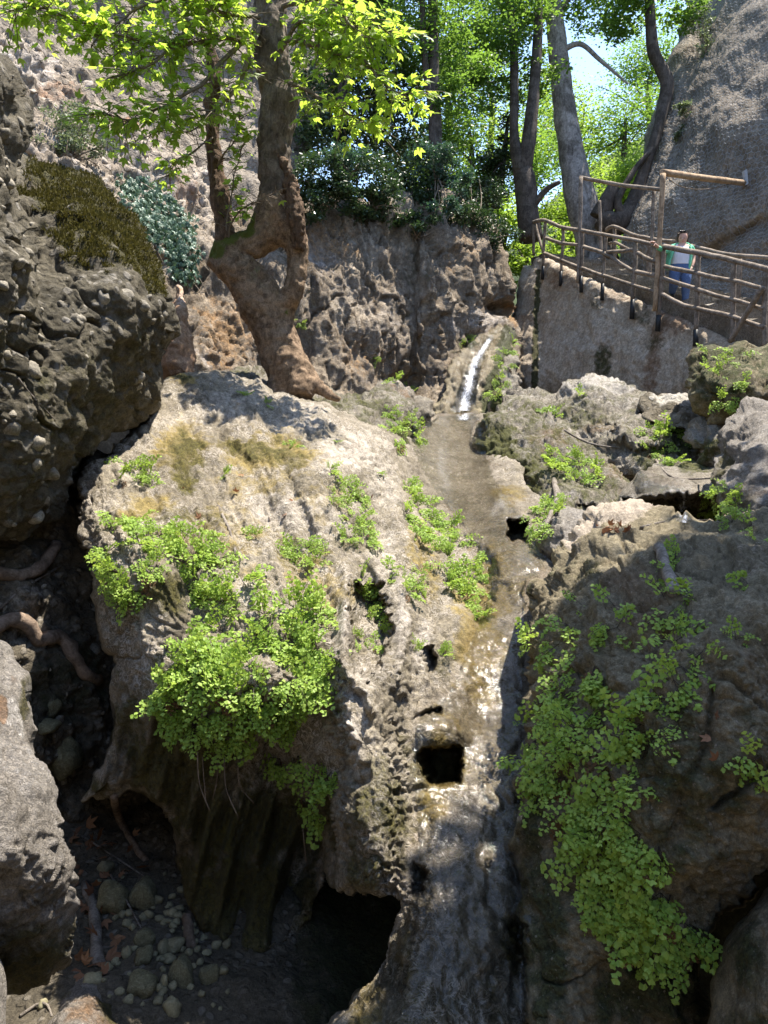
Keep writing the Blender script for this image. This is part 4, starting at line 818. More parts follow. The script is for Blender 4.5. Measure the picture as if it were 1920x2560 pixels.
# ================================================================== PERSON
pn = np.array([hd[0]*slope_, hd[1]*slope_, -1.0]); 
r_ = rays(1700, 757); t_ = ((EL - CAM) @ np.cross(hd + np.array([0, 0, slope_]), hp)) / (r_ @ np.cross(hd + np.array([0, 0, slope_]), hp))
DPR = float(np.clip(t_, 15.6, 17.4))
def J(x, y, dd=0.0): return np.array(P(1620 + x*0.1085, 540 + y*0.1085, DPR + dd))
def ball(c, rx, ry, rz, n=14):
    a = np.linspace(0, np.pi, n); b = np.linspace(0, 2*np.pi, n*2, endpoint=False); A, B = np.meshgrid(a, b, indexing='ij')
    v = np.c_[(rx*np.sin(A)*np.cos(B)).ravel(), (ry*np.sin(A)*np.sin(B)).ravel(), (rz*np.cos(A)).ravel()] + c; m = n*2
    i, j = np.meshgrid(np.arange(n-1), np.arange(m), indexing='ij'); i = i.ravel(); j = j.ravel(); k = (j+1) % m
    return v, np.stack([i*m+j, (i+1)*m+j, (i+1)*m+k, i*m+k], -1)
def loft(rings, seg=20, a0=0.0, a1=2*np.pi, closed=True):
    """rings: (centre, rx, ry)"""
    a = np.linspace(a0, a1, seg, endpoint=not closed); vs_ = [c + np.c_[rx*np.cos(a), ry*np.sin(a), np.zeros(seg)] for c, rx, ry in rings]
    n = len(rings); v = np.concatenate(vs_); m = seg if closed else seg-1
    i, j = np.meshgrid(np.arange(n-1), np.arange(m), indexing='ij'); i = i.ravel(); j = j.ravel(); k = (j+1) % seg
    q = np.stack([i*seg+j, i*seg+k, (i+1)*seg+k, (i+1)*seg+j], -1); t = None
    if closed:
        v = np.concatenate([v, [rings[0][0]], [rings[-1][0]]]); t = np.array([(n*seg, (j+1) % seg, j) for j in range(seg)] + [(n*seg+1, (n-1)*seg+j, (n-1)*seg+(j+1) % seg) for j in range(seg)])
    return v, q, t
foot = J(820, 2010); pe = empty('person', tuple(foot), 'woman in green cardigan, white top and blue jeans holding the log rail', 'person')
U_ = DPR / FPX * 0.1085                      # metres per zoom pixel
body = MB()
head = J(795, 500); body.add(*ball(head, 108*U_, 125*U_, 150*U_))
body.add(*ball(J(795, 590), 80*U_, 100*U_, 80*U_)); body.add(*ball(J(795, 540, -0.105), 16*U_, 22*U_, 26*U_, 8))      # jaw, nose
for s in (-1, 1): body.add(*ball(J(795 + s*108, 510), 12*U_, 20*U_, 30*U_, 8))
TR = [(745, 1270, 215, 150), (740, 1180, 205, 140), (745, 1060, 190, 135), (755, 930, 190, 140), (775, 800, 195, 140), (785, 720, 205, 115), (790, 670, 150, 90), (792, 640, 75, 75), (795, 590, 65, 65)]
v, q, t = loft([(J(x, y), rx*U_, ry*U_) for x, y, rx, ry in TR]); body.add(v, q, t)
LEGS = [[(640, 1270, 0, 118), (600, 1420, -.03, 105), (600, 1560, -.04, 82), (570, 1680, .05, 72), (545, 1790, .09, 48)], [(860, 1270, 0, 118), (870, 1430, -.05, 100), (868, 1580, -.06, 80), (866, 1740, -.03, 70), (862, 1940, 0, 48)]]
for L_ in LEGS:
    body.add(*tube(catmull(np.array([J(x, y, d) for x, y, d, r in L_]), 4), np.interp(np.linspace(0, 1, 17), np.linspace(0, 1, 5), [r*U_ for *_x, r in L_]), 12))
ARMS = [[(600, 705, 0, 62), (470, 790, -.06, 52), (340, 800, -.14, 46), (230, 720, -.24, 38), (160, 650, -.33, 30)], [(975, 720, 0, 60), (1035, 850, .02, 50), (1055, 980, .0, 44), (1040, 1090, -.05, 36), (1015, 1170, -.08, 28)]]
for L_ in ARMS:
    body.add(*tube(catmull(np.array([J(x, y, d) for x, y, d, r in L_]), 4), np.interp(np.linspace(0, 1, 17), np.linspace(0, 1, 5), [r*U_ for *_x, r in L_]), 10))
body.add(*ball(J(120, 605, -.37), 48*U_, 44*U_, 26*U_, 8)); body.add(*ball(J(1000, 1215, -.09), 30*U_, 34*U_, 48*U_, 8))
for k in range(4):
    body.add(*tube(np.array([J(110 - 12*k, 590, -.40 + .02*k), J(62 - 10*k + k*k*4, 590, -.42 + .02*k), J(40 - 6*k + k*k*4, 640, -.43 + .02*k)]), [14*U_, 12*U_, 9*U_], 6))
    body.add(*tube(np.array([J(985 + 12*k, 1235, -.10), J(980 + 10*k, 1290 - abs(k-1.5)*8, -.11), J(978 + 9*k, 1325 - abs(k-1.5)*12, -.09)]), [12*U_, 10*U_, 8*U_], 6))
body.add(*tube(np.array([J(150, 620, -.36), J(150, 670, -.40), J(120, 690, -.42)]), [14*U_, 12*U_, 9*U_], 6)); body.add(*tube(np.array([J(1000, 1200, -.12), J(970, 1240, -.15), J(965, 1270, -.15)]), [13*U_, 11*U_, 8*U_], 6))
bm_ = remesh(body.mesh('body', None), 0.011, 2)
M['skin'] = plain_mat('skin', (0.55, 0.33, 0.25), 0.55, 0.08, 30, 0.02); bm_.materials.append(M['skin'])
loc0 = np.array(pe.location); set_v(bm_, get_v(bm_) - loc0); obj('body', bm_, pe)
def cloth(name, mb, mat, voxel=0.012, wr=0.006):
    me = remesh(mb.mesh(name, None), voxel, 2); v = get_v(me); n_ = get_n(me)
    v = v + n_ * (wr * fbm(v * np.array([14, 14, 7]), 2))[:, None]; set_v(me, v - loc0); me.materials.append(mat); return obj(name, me, pe)
M['denim'] = plain_mat('denim', (0.085, 0.14, 0.28), 0.85, 0.3, 40, 0.2); M['knit'] = plain_mat('green_knit', (0.16, 0.52, 0.32), 0.9, 0.12, 60, 0.1)
M['white_cotton'] = plain_mat('white_cotton', (0.72, 0.72, 0.78), 0.9, 0.05, 60, 0.1); M['hair'] = plain_mat('brown_hair', (0.075, 0.05, 0.035), 0.6, 0.3, 60, 0.3)
M['shoe'] = plain_mat('shoe', (0.5, 0.6, 0.62), 0.6, 0.1, 40, 0.05); M['lens'] = plain_mat('dark_lens', (0.012, 0.012, 0.014), 0.15, 0.1, 10, 0.0)
jm = MB()
for L_ in LEGS:
    jm.add(*tube(catmull(np.array([J(x, y, d) for x, y, d, r in L_]), 4), np.interp(np.linspace(0, 1, 17), np.linspace(0, 1, 5), [r*U_ + 0.02 for *_x, r in L_]), 14))
v, q, t = loft([(J(x, y), rx*U_ + 0.02, ry*U_ + 0.02) for x, y, rx, ry in [(740, 1340, 170, 110), (745, 1270, 225, 150), (742, 1190, 212, 142), (742, 1110, 195, 136)]]); jm.add(v, q, t)
cloth('jeans', jm, M['denim'])
tm = MB(); v, q, t = loft([(J(x, y), rx*U_ + 0.024, ry*U_ + 0.024) for x, y, rx, ry in [(742, 1130, 190, 136), (745, 1060, 186, 138), (755, 930, 186, 148), (775, 830, 190, 152), (785, 760, 178, 118), (788, 715, 150, 92)]]); tm.add(v, q, t)
for s in (-1, 1): tm.add(*tube(np.array([J(788 + s*130, 730, -.06), J(790 + s*120, 665, -.03), J(790 + s*125, 680, .08)]), 24*U_, 8))
cloth('tank_top', tm, M['white_cotton'], 0.011, 0.004)
km = MB()                                   # open cardigan: back, two hanging fronts and sleeves
for k, (x0, x1) in enumerate([((610, 560, 500, 450), (520, 470, 440, 430)), ((960, 985, 970, 930), (1010, 1010, 985, 955))]):
    ys = (690, 860, 1050, 1240)
    for f in np.linspace(0, 1, 4):
        pts_ = np.array([J(a + (b-a)*f, y, -0.10 + 0.09*f) for a, b, y in zip(x0, x1, ys)]); km.add(*tube(catmull(pts_, 4), 0.026, 8))
for f in np.linspace(-1, 1, 9):
    km.add(*tube(np.array([J(785 + f*215, 690 + 12*abs(f), 0.08), J(765 + f*235, 900, 0.13), J(745 + f*250, 1230, 0.12)]), 0.04, 8))
km.add(*tube(np.array([J(560, 690, .02), J(700, 645, .06), J(800, 640, .09), J(900, 645, .06), J(1000, 700, .02)]), 0.035, 8))
km.add(*tube(catmull(np.array([J(x, y, d) for x, y, d, r in ARMS[0][:4]]), 4), np.array([74, 74, 72, 70, 68, 66, 64, 62, 60, 58, 56, 54, 52])*U_, 12))
km.add(*tube(catmull(np.array([J(x, y, d) for x, y, d, r in ARMS[1][:2]] + [J(1040, 880, .02)]), 4), np.linspace(72, 62, 9)*U_, 12))
cloth('cardigan', km, M['knit'], 0.014, 0.008)
hm = MB(); hm.add(*ball(J(800, 475, 0.04), 116*U_, 120*U_, 140*U_)); hm.add(*ball(J(800, 400, -0.02), 96*U_, 100*U_, 58*U_))
for s in (-1, 1): hm.add(*tube(np.array([J(800 + s*88, 400, -.04), J(800 + s*112, 500, -.01), J(800 + s*108, 600, .02)]), [36*U_, 30*U_, 18*U_], 8))
cloth('hair', hm, M['hair'], 0.011, 0.006)
gm_ = MB()
for s in (-1, 1): gm_.add(*ball(J(800 + s*42, 352, -0.125), 40*U_, 10*U_, 24*U_, 8))
gm_.add(*tube(np.array([J(770, 350, -.13), J(830, 350, -.13)]), 6*U_, 6))
for s in (-1, 1): gm_.add(*tube(np.array([J(800 + s*80, 350, -.12), J(800 + s*125, 360, .02)]), 6*U_, 6))
for s in (-1, 1):
    e_ = MB(); e_.add(*ball(J(795 + s*40, 508, -0.128), 15*U_, 8*U_, 7*U_, 6)); em = e_.mesh('eye', M['lens']); set_v(em, get_v(em) - loc0); obj('eye', em, pe)
e_ = MB(); e_.add(*ball(J(797, 590, -0.118), 30*U_, 10*U_, 8*U_, 6)); M['lip'] = plain_mat('lip', (0.36, 0.12, 0.10), 0.5, 0.05, 30, 0.0); em = e_.mesh('mouth', M['lip']); set_v(em, get_v(em) - loc0); obj('mouth', em, pe)
gme = gm_.mesh('sunglasses', M['lens']); set_v(gme, get_v(gme) - loc0); obj('sunglasses', gme, pe)
for (x, y, d) in [(545, 1830, .06), (875, 1985, -.03)]:
    fm_ = MB(); fm_.add(*tube(np.array([J(x, y - 20, d + .05), J(x + 8, y + 8, d - .02), J(x + 22, y + 20, d - .14)]), [46*U_, 44*U_, 34*U_], 10)); cloth('shoe', fm_, M['shoe'] if x > 600 else M['lens'], 0.009, 0.0)

# ================================================================== WATER
bpy.context.view_layer.update()
M['stream'] = water_mat('stream_water', 75, 1.0, 0.8, (0.8, 0.8, 0.82), bd=0.0035, wf=1.5)  # white flecks in the colour stand in for sun sparkles
M['fall'] = water_mat('falling_water', 22, 0.8, 0.8, (0.82, 0.85, 0.92), (3, 3, 0.45))
def water_sheet(name, outline, mat, lift=0.018, cell=5, vary=lambda p: np.zeros(len(p)), maxd=13.5, only=None, jump=0.25):
    ol = catmull(outline, 4, True); lo = ol.min(0); hi = ol.max(0); gx = np.arange(lo[0], hi[0], cell); gy = np.arange(lo[1], hi[1], cell)
    X, Y = np.meshgrid(gx, gy); pts = np.c_[X.ravel(), Y.ravel()]; sd, _ = poly_sd(pts, ol); W = len(gx)
    D = np.full(len(pts), np.nan)
    for k in np.where(sd > 0)[0]:
        h = cast(*pts[k])
        if h and (only is None or h[2].name.split('.')[0] in only): D[k] = (np.array(h[0]) - CAM) @ np.array([0, CP, SP])
    G = D.reshape(len(gy), W)
    for _ in range(2):                       # relax over small pits
        S = np.stack([np.roll(G, s, a) for s in (-1, 1) for a in (0, 1)] + [G]); G = np.where(np.isnan(G), np.nan, np.nanmean(S, 0)); G = np.minimum(G, D.reshape(G.shape))
    D2 = G.ravel(); ok = ~np.isnan(D2)
    i, j = np.meshgrid(np.arange(len(gy)-1), np.arange(W-1), indexing='ij'); i = i.ravel(); j = j.ravel()
    q = np.stack([i*W+j, (i+1)*W+j, (i+1)*W+j+1, i*W+j+1], -1); q = q[ok[q].all(1)]; q = q[(D2[q].max(1) - D2[q].min(1)) < jump]
    used = np.zeros(len(pts), bool); used[q.ravel()] = True; rm = np.cumsum(used)-1; q = rm[q]
    p = pts[used]; v = CAM + rays(p[:, 0], p[:, 1]) * (D2[used] - lift)[:, None]
    nn = vnormals(v, q); v = v + nn * (0.006*fbm(v*14, 2) + 0.004*fbm(v*40, 2))[:, None]
    return tag(obj(name, mesh_np(name, v, q, None, mat, True, None, vary(p))), kind='structure')
with np.errstate(all='ignore'):
    import warnings; warnings.simplefilter('ignore')
    water_sheet('stream_water', [(1040,1045),(1120,1036),(1215,1045),(1215,1120),(1240,1200),(1300,1280),(1345,1340),(1365,1400),(1330,1480),(1312,1560),(1310,1700),(1300,1850),(1310,2050),(1330,2200),(1320,2400),(1280,2600),(880,2600),(950,2400),(1030,2230),(1045,2050),(1030,1930),(1048,1790),(1120,1730),(1160,1640),(1205,1530),(1225,1450),(1190,1360),(1110,1260),(1050,1170),(1030,1100)],
        M['stream'], 0.014, 4.5, lambda p: 0.165 + 0.05*(p[:, 1] < 1290) - 0.05*sstep(1900, 2050, p[:, 1]) + 0.12*np.exp(-((p[:, 1]-1390)/50)**2)*np.exp(-((p[:, 0]-1330)/40)**2) + 0.18*fbm(np.c_[p[:, 0]/60, p[:, 1]/120, np.zeros(len(p))], 3))
    water_sheet('waterfall_water', [(1247,822),(1228,860),(1205,915),(1196,985),(1192,1045),(1125,1045),(1140,985),(1165,920),(1200,865),(1228,830)], M['fall'], 0.03, 3.5,
        lambda p: -0.10 + 0.60*np.exp(-((line_d(p, [(1222,850),(1190,900),(1170,970),(1158,1040)]))/(8 + (p[:, 1]-830)*0.09))**2))
    water_sheet('trickle_water', [(1570,1165),(1600,1170),(1640,1205),(1720,1225),(1730,1300),(1690,1300),(1690,1240),(1610,1235),(1575,1200)], M['fall'], 0.03, 3.5,
        lambda p: 0.18 + 0.25*np.exp(-((p[:, 0]-1706)/13)**2)*(p[:, 1] > 1225) + 0.2*fbm(np.c_[p[:, 0]/20, p[:, 1]/30, np.zeros(len(p))], 3), jump=0.6)

# ================================================================== PLANE TREE with the looped trunk
M['plane_bark'] = bark_mat('plane_bark', (0.08, 0.05, 0.028), (0.38, 0.265, 0.17), moss=(0.12, 0.13, 0.02), scale=13, stretch=(1.3, 1.3, 1.0), bump=1.0, mossup=0.12)
M['plane_bark_up'] = bark_mat('plane_bark_upper', (0.06, 0.046, 0.033), (0.22, 0.175, 0.135), scale=7, stretch=(3, 3, 0.9), bump=0.6)
M['dead_wood'] = bark_mat('dead_wood', (0.06, 0.038, 0.024), (0.24, 0.155, 0.10), scale=9, stretch=(5, 5, 0.7), bump=1.0)
M['twig'] = plain_mat('twig', (0.19, 0.15, 0.11), 0.85, 0.3, 30, 0.2)
def limb(mb, spec, n=6, seg=14, vary=0.0):
    a = catmull(np.array(spec, float), n); p = PA(a[:, :3]); r = a[:, 3] * a[:, 2] / FPX
    mb.add(*tube(p, r, seg), vary=vary); return p, r
tbase = P(735, 965, 9.6)
plane = empty('plane_tree', tbase, 'leaning plane tree with a hole looped through its trunk and bright leaves', 'tree')
t0_ = np.array(tbase)
tm_ = MB()
limb(tm_, [(752,990,9.6,64),(738,950,9.6,57),(712,900,9.6,54),(686,830,9.6,53),(658,768,9.6,60),(622,712,9.55,52),(596,680,9.5,47),(572,648,9.5,42),(552,628,9.5,34)])
limb(tm_, [(680,810,9.6,48),(708,772,9.55,36),(732,730,9.5,26),(741,690,9.5,23),(744,640,9.5,26),(734,595,9.5,36),(705,565,9.5,44)])            # right side of the loop
limb(tm_, [(572,640,9.5,40),(610,615,9.5,34),(650,598,9.5,40),(685,560,9.5,46),(692,520,9.5,46)])                                            # top of the loop
limb(tm_, [(630,600,9.5,30),(665,560,9.5,40),(690,500,9.5,45),(690,420,9.5,44),(690,340,9.45,44),(693,270,9.4,46),(700,245,9.4,48),(690,215,9.4,44),(676,150,9.35,42),(676,60,9.3,41),(678,-60,9.3,40),(684,-200,9.3,38)])
limb(tm_, [(522,640,9.5,22),(550,655,9.5,36),(590,680,9.5,44)])
limb(tm_, [(560,640,9.5,36),(562,600,9.5,24)])
for s in ([(740,940,9.6,40),(785,962,9.5,20),(815,982,9.45,12),(850,1000,9.4,5)], [(720,950,9.6,44),(680,985,9.4,20),(650,1000,9.3,8)], [(740,950,9.6,44),(750,1000,9.4,34)]): limb(tm_, s)
me = remesh(tm_.mesh('trunk', None), 0.028, 6); v = get_v(me); n_ = get_n(me)
d = 0.04*fbm(v*np.array([2.2, 2.2, 1.4]), 3) + 0.02*ridged(v*np.array([6, 6, 3.0]), 3) + 0.014*fbm(v*16, 3)
v = v + n_*d[:, None]
pxy = np.c_[960 + FPX*v[:, 0]/((v-CAM) @ np.array([0, CP, SP])), 1280 - FPX*((v-CAM) @ np.array([0, -SP, CP]))/((v-CAM) @ np.array([0, CP, SP]))]
mo = paint(pxy, [(535,625,36,30,0.9),(570,590,40,40,0.8),(618,560,30,60,0.85),(640,680,24,30,0.5),(720,780,18,24,0.6),([(775,850),(800,930)], 8, 0.7)], 0.2*fbm(v*4, 2))
vary_attr(me, mo*0.85); set_v(me, v - t0_); me.materials.append(M['plane_bark']); me.materials.append(M['plane_bark_up'])
pi = np.array([p.vertices[0] for p in me.polygons]); py_ = pxy[pi, 1] + 30*fbm(v[pi]*3, 2)
me.polygons.foreach_set('material_index', (py_ < 470).astype(np.int32)); me.update()
obj('trunk', me, plane)
sm = MB(); limb(sm, [(562,610,9.5,26),(560,560,9.5,22),(548,480,9.5,23),(540,420,9.5,19),(532,340,9.45,17),(530,250,9.4,17),(540,200,9.4,16),(528,140,9.4,13),(508,85,9.4,9),(500,55,9.4,3)], 5)
me = remesh(sm.mesh('stem', None), 0.024, 3); v = get_v(me); v = v + get_n(me)*(0.03*ridged(v*np.array([5, 5, 1.6]), 3) + 0.012*fbm(v*16, 2))[:, None]
vary_attr(me, 0*v[:, 0]); set_v(me, v - t0_); me.materials.append(M['dead_wood']); obj('dead_stem', me, plane)
sm = MB(); limb(sm, [(750,625,9.36,10),(745,570,9.3,20),(733,500,9.3,17),(724,450,9.3,12),(710,410,9.3,8),(692,385,9.3,3)], 5)
me = remesh(sm.mesh('stub', None), 0.022, 2); v = get_v(me); v = v + get_n(me)*(0.055*ridged(v*np.array([8, 8, 1.4]), 3) + 0.02*fbm(v*20, 2))[:, None]
vary_attr(me, 0*v[:, 0]); set_v(me, v - t0_); me.materials.append(M['dead_wood']); obj('split_stub', me, plane)

def leaf_shape(lobes=5):
    """palmate leaf in the xy plane, stalk at origin, tip along +x, length about 1"""
    tips = [(-100, .42), (-52, .80), (0, 1.0), (52, .80), (100, .42)]; ang = []; pts = [(0, 0, 0)]
    for k, (a, r) in enumerate(tips):
        b = R(a); pts.append((0.22 + (r-0.12)*math.cos(b)*0.95, (r-0.05)*math.sin(b)*0.8, -0.10*r*r))
        if k < 4:
            b2 = R((a + tips[k+1][0])/2); pts.append((0.22 + 0.36*math.cos(b2), 0.36*math.sin(b2), 0.03))
    pts.append((0.24, 0, 0.04))
    v = np.array(pts); c = len(v)-1; t = [(c, k, k+1) for k in range(1, 9)] + [(c, 0, 1), (c, 9, 0)]
    return v, np.array(t)
def rot_to(d, up, roll=0.0):
    d = d/np.linalg.norm(d); z = up - d*(up @ d); z /= np.linalg.norm(z)+1e-9; y = np.cross(z, d)
    m = np.stack([d, y, z], 1)
    if roll: c, s = math.cos(roll), math.sin(roll); m = m @ np.array([[1, 0, 0], [0, c, -s], [0, s, c]])
    return m
M['plane_leaf'] = leaf_mat('plane_leaf', (0.11, 0.19, 0.02), (0.19, 0.29, 0.035), (0.58, 0.78, 0.09), 0.45, 0.64)
LV, LT = leaf_shape()
twigs = MB(); leaves = []
BR = [[(676,120,9.3),(600,95,8.9),(520,100,8.6),(430,115,8.4),(300,85,8.2),(170,40,8.0),(70,20,7.9)],
      [(676,40,9.3),(590,120,8.9),(510,200,8.6),(420,265,8.4),(330,300,8.2),(260,280,8.1)],
      [(530,300,9.4),(470,330,9.0),(410,330,8.8),(350,345,8.7)],
      [(680,90,9.3),(780,110,8.8),(880,135,8.4),(960,210,8.2),(1030,235,8.1)],
      [(680,20,9.3),(800,0,8.8),(900,30,8.4),(980,90,8.2)],
      [(690,200,9.4),(770,225,9.0),(850,270,8.7),(920,310,8.5)],
      [(676,-50,9.3),(560,-60,8.8),(420,-10,8.4),(300,50,8.2),(230,110,8.1)],
      [(676,-90,9.3),(560,0,8.6),(480,60,8.4),(380,160,8.2),(300,190,8.1)],
      [(676,-120,9.3),(780,-60,8.6),(860,40,8.3),(920,90,8.1)],
      [(532,340,9.4),(480,380,9.1),(440,400,9.0),(420,440,9.0)],
      [(560,600,9.4),(575,520,9.3),(590,440,9.25),(600,370,9.2)],
      [(565,600,9.4),(590,540,9.25),(640,500,9.1),(690,480,9.0)],
      [(540,420,9.4),(560,380,9.2),(590,340,9.1),(600,290,9.0)],
      [(676,60,9.3),(610,40,8.9),(540,20,8.6),(470,-30,8.4)],
      [(690,150,9.3),(740,60,8.9),(800,60,8.6),(840,150,8.4)],
      [(676,-160,9.3),(480,-120,8.6),(250,-60,8.2),(120,-10,8.0),(40,30,7.9)],
      [(676,-10,9.3),(600,200,8.8),(560,260,8.7),(500,290,8.6)]]
def add_leaf(pos, d, size, scr):
    if scr: leaves.append((pos, d, size))
for bi, b in enumerate(BR):
    sparse = bi in (2, 9, 10, 11, 12)
    a = catmull(np.array(b, float), 7); p = PA(a); p += 0.03*np.c_[fbm(p*3, 2), fbm(p*3+4, 2), fbm(p*3+8, 2)]
    twigs.add(*tube(p, np.linspace(0.035 if not sparse else 0.012, 0.004, len(p)), 6))
    n = len(p)
    for k in range(int(n*0.18), n):
        for rep in range(2 if sparse else 4):
            base = p[k]; dirv = p[min(k+1, n-1)] - p[max(k-1, 0)]; dirv /= np.linalg.norm(dirv)+1e-9
            sd_ = np.array([random.gauss(0, 1), random.gauss(0, 1), random.gauss(0.0, 0.55)]); tw = dirv*0.7 + sd_; tw /= np.linalg.norm(tw)
            L = random.uniform(0.15, 0.5) * (0.5 if sparse else 1.0); m = 5
            q_ = np.array([base + tw*L*t + np.array([0, 0, -0.16*L*t*t]) for t in np.linspace(0, 1, m)])
            if rep < 3: twigs.add(*tube(q_, np.linspace(0.006, 0.0025, m), 4, cap=False))
            for t in (range(2, m) if not sparse else range(3, m)):
                ld = tw*0.5 + np.array([random.gauss(0, .7), random.gauss(0, .7), -0.25 + random.gauss(0, .3)])
                add_leaf(q_[t], ld, random.uniform(0.085, 0.14), True)
obj('branches', twigs.mesh('branches', M['twig'], True, t0_), plane)
# leaves: the 300 that show largest are single objects, the rest one mesh
def to_px(p):
    f_ = (p-CAM) @ np.array([0, CP, SP]); return 960 + FPX*p[0]/f_, 1280 - FPX*((p-CAM) @ np.array([0, -SP, CP]))/f_
leaves = [l for l in leaves if not (632 < to_px(l[0])[0] < 738 and random.random() < 0.85) and not (480 < to_px(l[0])[0] < 575 and to_px(l[0])[1] > 60 and random.random() < 0.6) and not (to_px(l[0])[1] > 330 and random.random() < 0.45)]
random.shuffle(leaves)
def in_view(p):
    f_ = (p-CAM) @ np.array([0, CP, SP]); x = 960 + FPX*(p[0])/f_; y = 1280 - FPX*((p-CAM) @ np.array([0, -SP, CP]))/f_
    return 0 < x < 1920 and 0 < y < 2560
vis = [k for k, l in enumerate(leaves) if in_view(l[0])]
score = sorted(vis, key=lambda k: -leaves[k][2]/np.linalg.norm(leaves[k][0]-CAM))[:300]; big = set(score)
lmes = []
for k in range(5):
    vv = LV.copy(); vv[:, 2] += 0.06*np.sin(vv[:, 0]*3 + k) + 0.08*vv[:, 1]**2*(k-2); vv[1:-1] *= 1 + 0.08*rng.normal(size=(len(vv)-2, 1))
    lmes.append(mesh_np('leaf', vv, None, LT, M['plane_leaf'], False, None, np.full(len(vv), k/4)))
rest = MB()
for k, (pos, ld, sz) in enumerate(leaves):
    up = np.array([random.gauss(0, .45), random.gauss(0, .45) - 0.15, 1.0]); m = rot_to(ld, up)
    if k in big:
        o = obj('leaf', lmes[k % 5], plane); mat4 = Matrix(m.tolist()).to_4x4(); mat4 = Matrix.Translation(Vector((pos - t0_).tolist())) @ mat4 @ Matrix.Scale(sz, 4); o.matrix_local = mat4
    else:
        rest.add((LV*sz) @ m.T + pos, None, LT, random.random())
o = obj('leaves', rest.mesh('leaves', M['plane_leaf'], False, t0_), plane); tag(o, kind='stuff')
print('plane leaves', len(leaves))
# small ferny sprout growing from the trunk is a fern below

# ================================================================== FOREST AND SHRUBS
def leaf_cloud(mb, clumps, n, size, sub=26, spread=0.22, flat=0.35):
    """many single leaves gathered in twig-sized tufts through each clump (centre, rx, ry, rz)"""
    vol = np.array([c[1]*c[2]*c[3] for c in clumps])**0.75; vol /= vol.sum()
    for (c, rx, ry, rz), w in zip(clumps, vol):
        m = max(int(n*w), 8); ns = max(int(sub*(rx*ry*rz)**0.5), 6)
        d = rng.normal(size=(ns, 3)); d /= np.linalg.norm(d, axis=1)[:, None]; rr = rng.random(ns)**0.45
        sc = c + d*rr[:, None]*np.array([rx, ry, rz])
        tone = rng.random(ns)
        k = rng.integers(0, ns, m); rad = spread*(rx*ry*rz)**(1/3)
        p = sc[k] + rng.normal(size=(m, 3))*rad*np.array([1, 1, 0.55])
        a = rng.normal(size=(m, 3)); a[:, 2] *= flat; a /= np.linalg.norm(a, axis=1)[:, None]
        up = rng.normal(size=(m, 3))*0.6 + np.array([0, 0, 1.0]); b = np.cross(up, a); b /= np.linalg.norm(b, axis=1)[:, None]; nn = np.cross(a, b)
        s = (size*(0.6 + 0.8*rng.random(m)))[:, None]
        v = np.stack([p, p + a*s*0.5 + b*s*0.33 + nn*s*0.06, p + a*s, p + a*s*0.5 - b*s*0.33 + nn*s*0.06], 1).reshape(-1, 3)
        q = np.arange(m)[:, None]*4 + np.arange(4)
        mb.add(v, q, None, np.repeat(np.clip(0.15 + 0.6*tone[k] + 0.25*rng.random(m), 0, 1), 4))
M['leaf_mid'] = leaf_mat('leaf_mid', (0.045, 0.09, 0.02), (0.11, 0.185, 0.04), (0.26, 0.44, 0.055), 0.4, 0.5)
M['leaf_lit'] = leaf_mat('leaf_lit', (0.075, 0.135, 0.022), (0.16, 0.25, 0.045), (0.40, 0.58, 0.07), 0.45, 0.55)  # brighter copy of the mid leaf, sunlight put into its colour
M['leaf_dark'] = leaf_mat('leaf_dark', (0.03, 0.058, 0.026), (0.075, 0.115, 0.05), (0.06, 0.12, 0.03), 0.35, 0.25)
M['leaf_grey'] = leaf_mat('leaf_grey', (0.09, 0.12, 0.07), (0.19, 0.23, 0.14), (0.2, 0.26, 0.1), 0.5, 0.35)
M['leaf_blue'] = leaf_mat('leaf_blue', (0.03, 0.065, 0.045), (0.09, 0.15, 0.11), (0.07, 0.15, 0.06), 0.3, 0.3)
M['bark_pale'] = bark_mat('pale_bark', (0.09, 0.08, 0.07), (0.46, 0.42, 0.39), moss=(0.14, 0.13, 0.02), scale=3.5, stretch=(2.2, 2.2, 0.9), bump=0.7, mossup=0.0)
M['bark_dark'] = bark_mat('dark_bark', (0.045, 0.036, 0.03), (0.14, 0.115, 0.095), scale=7, stretch=(3, 3, 0.7), bump=0.9)
def px_clumps(lst): return [(np.array(P(x, y, d)), rx, ry, rz) for x, y, d, rx, ry, rz in lst]
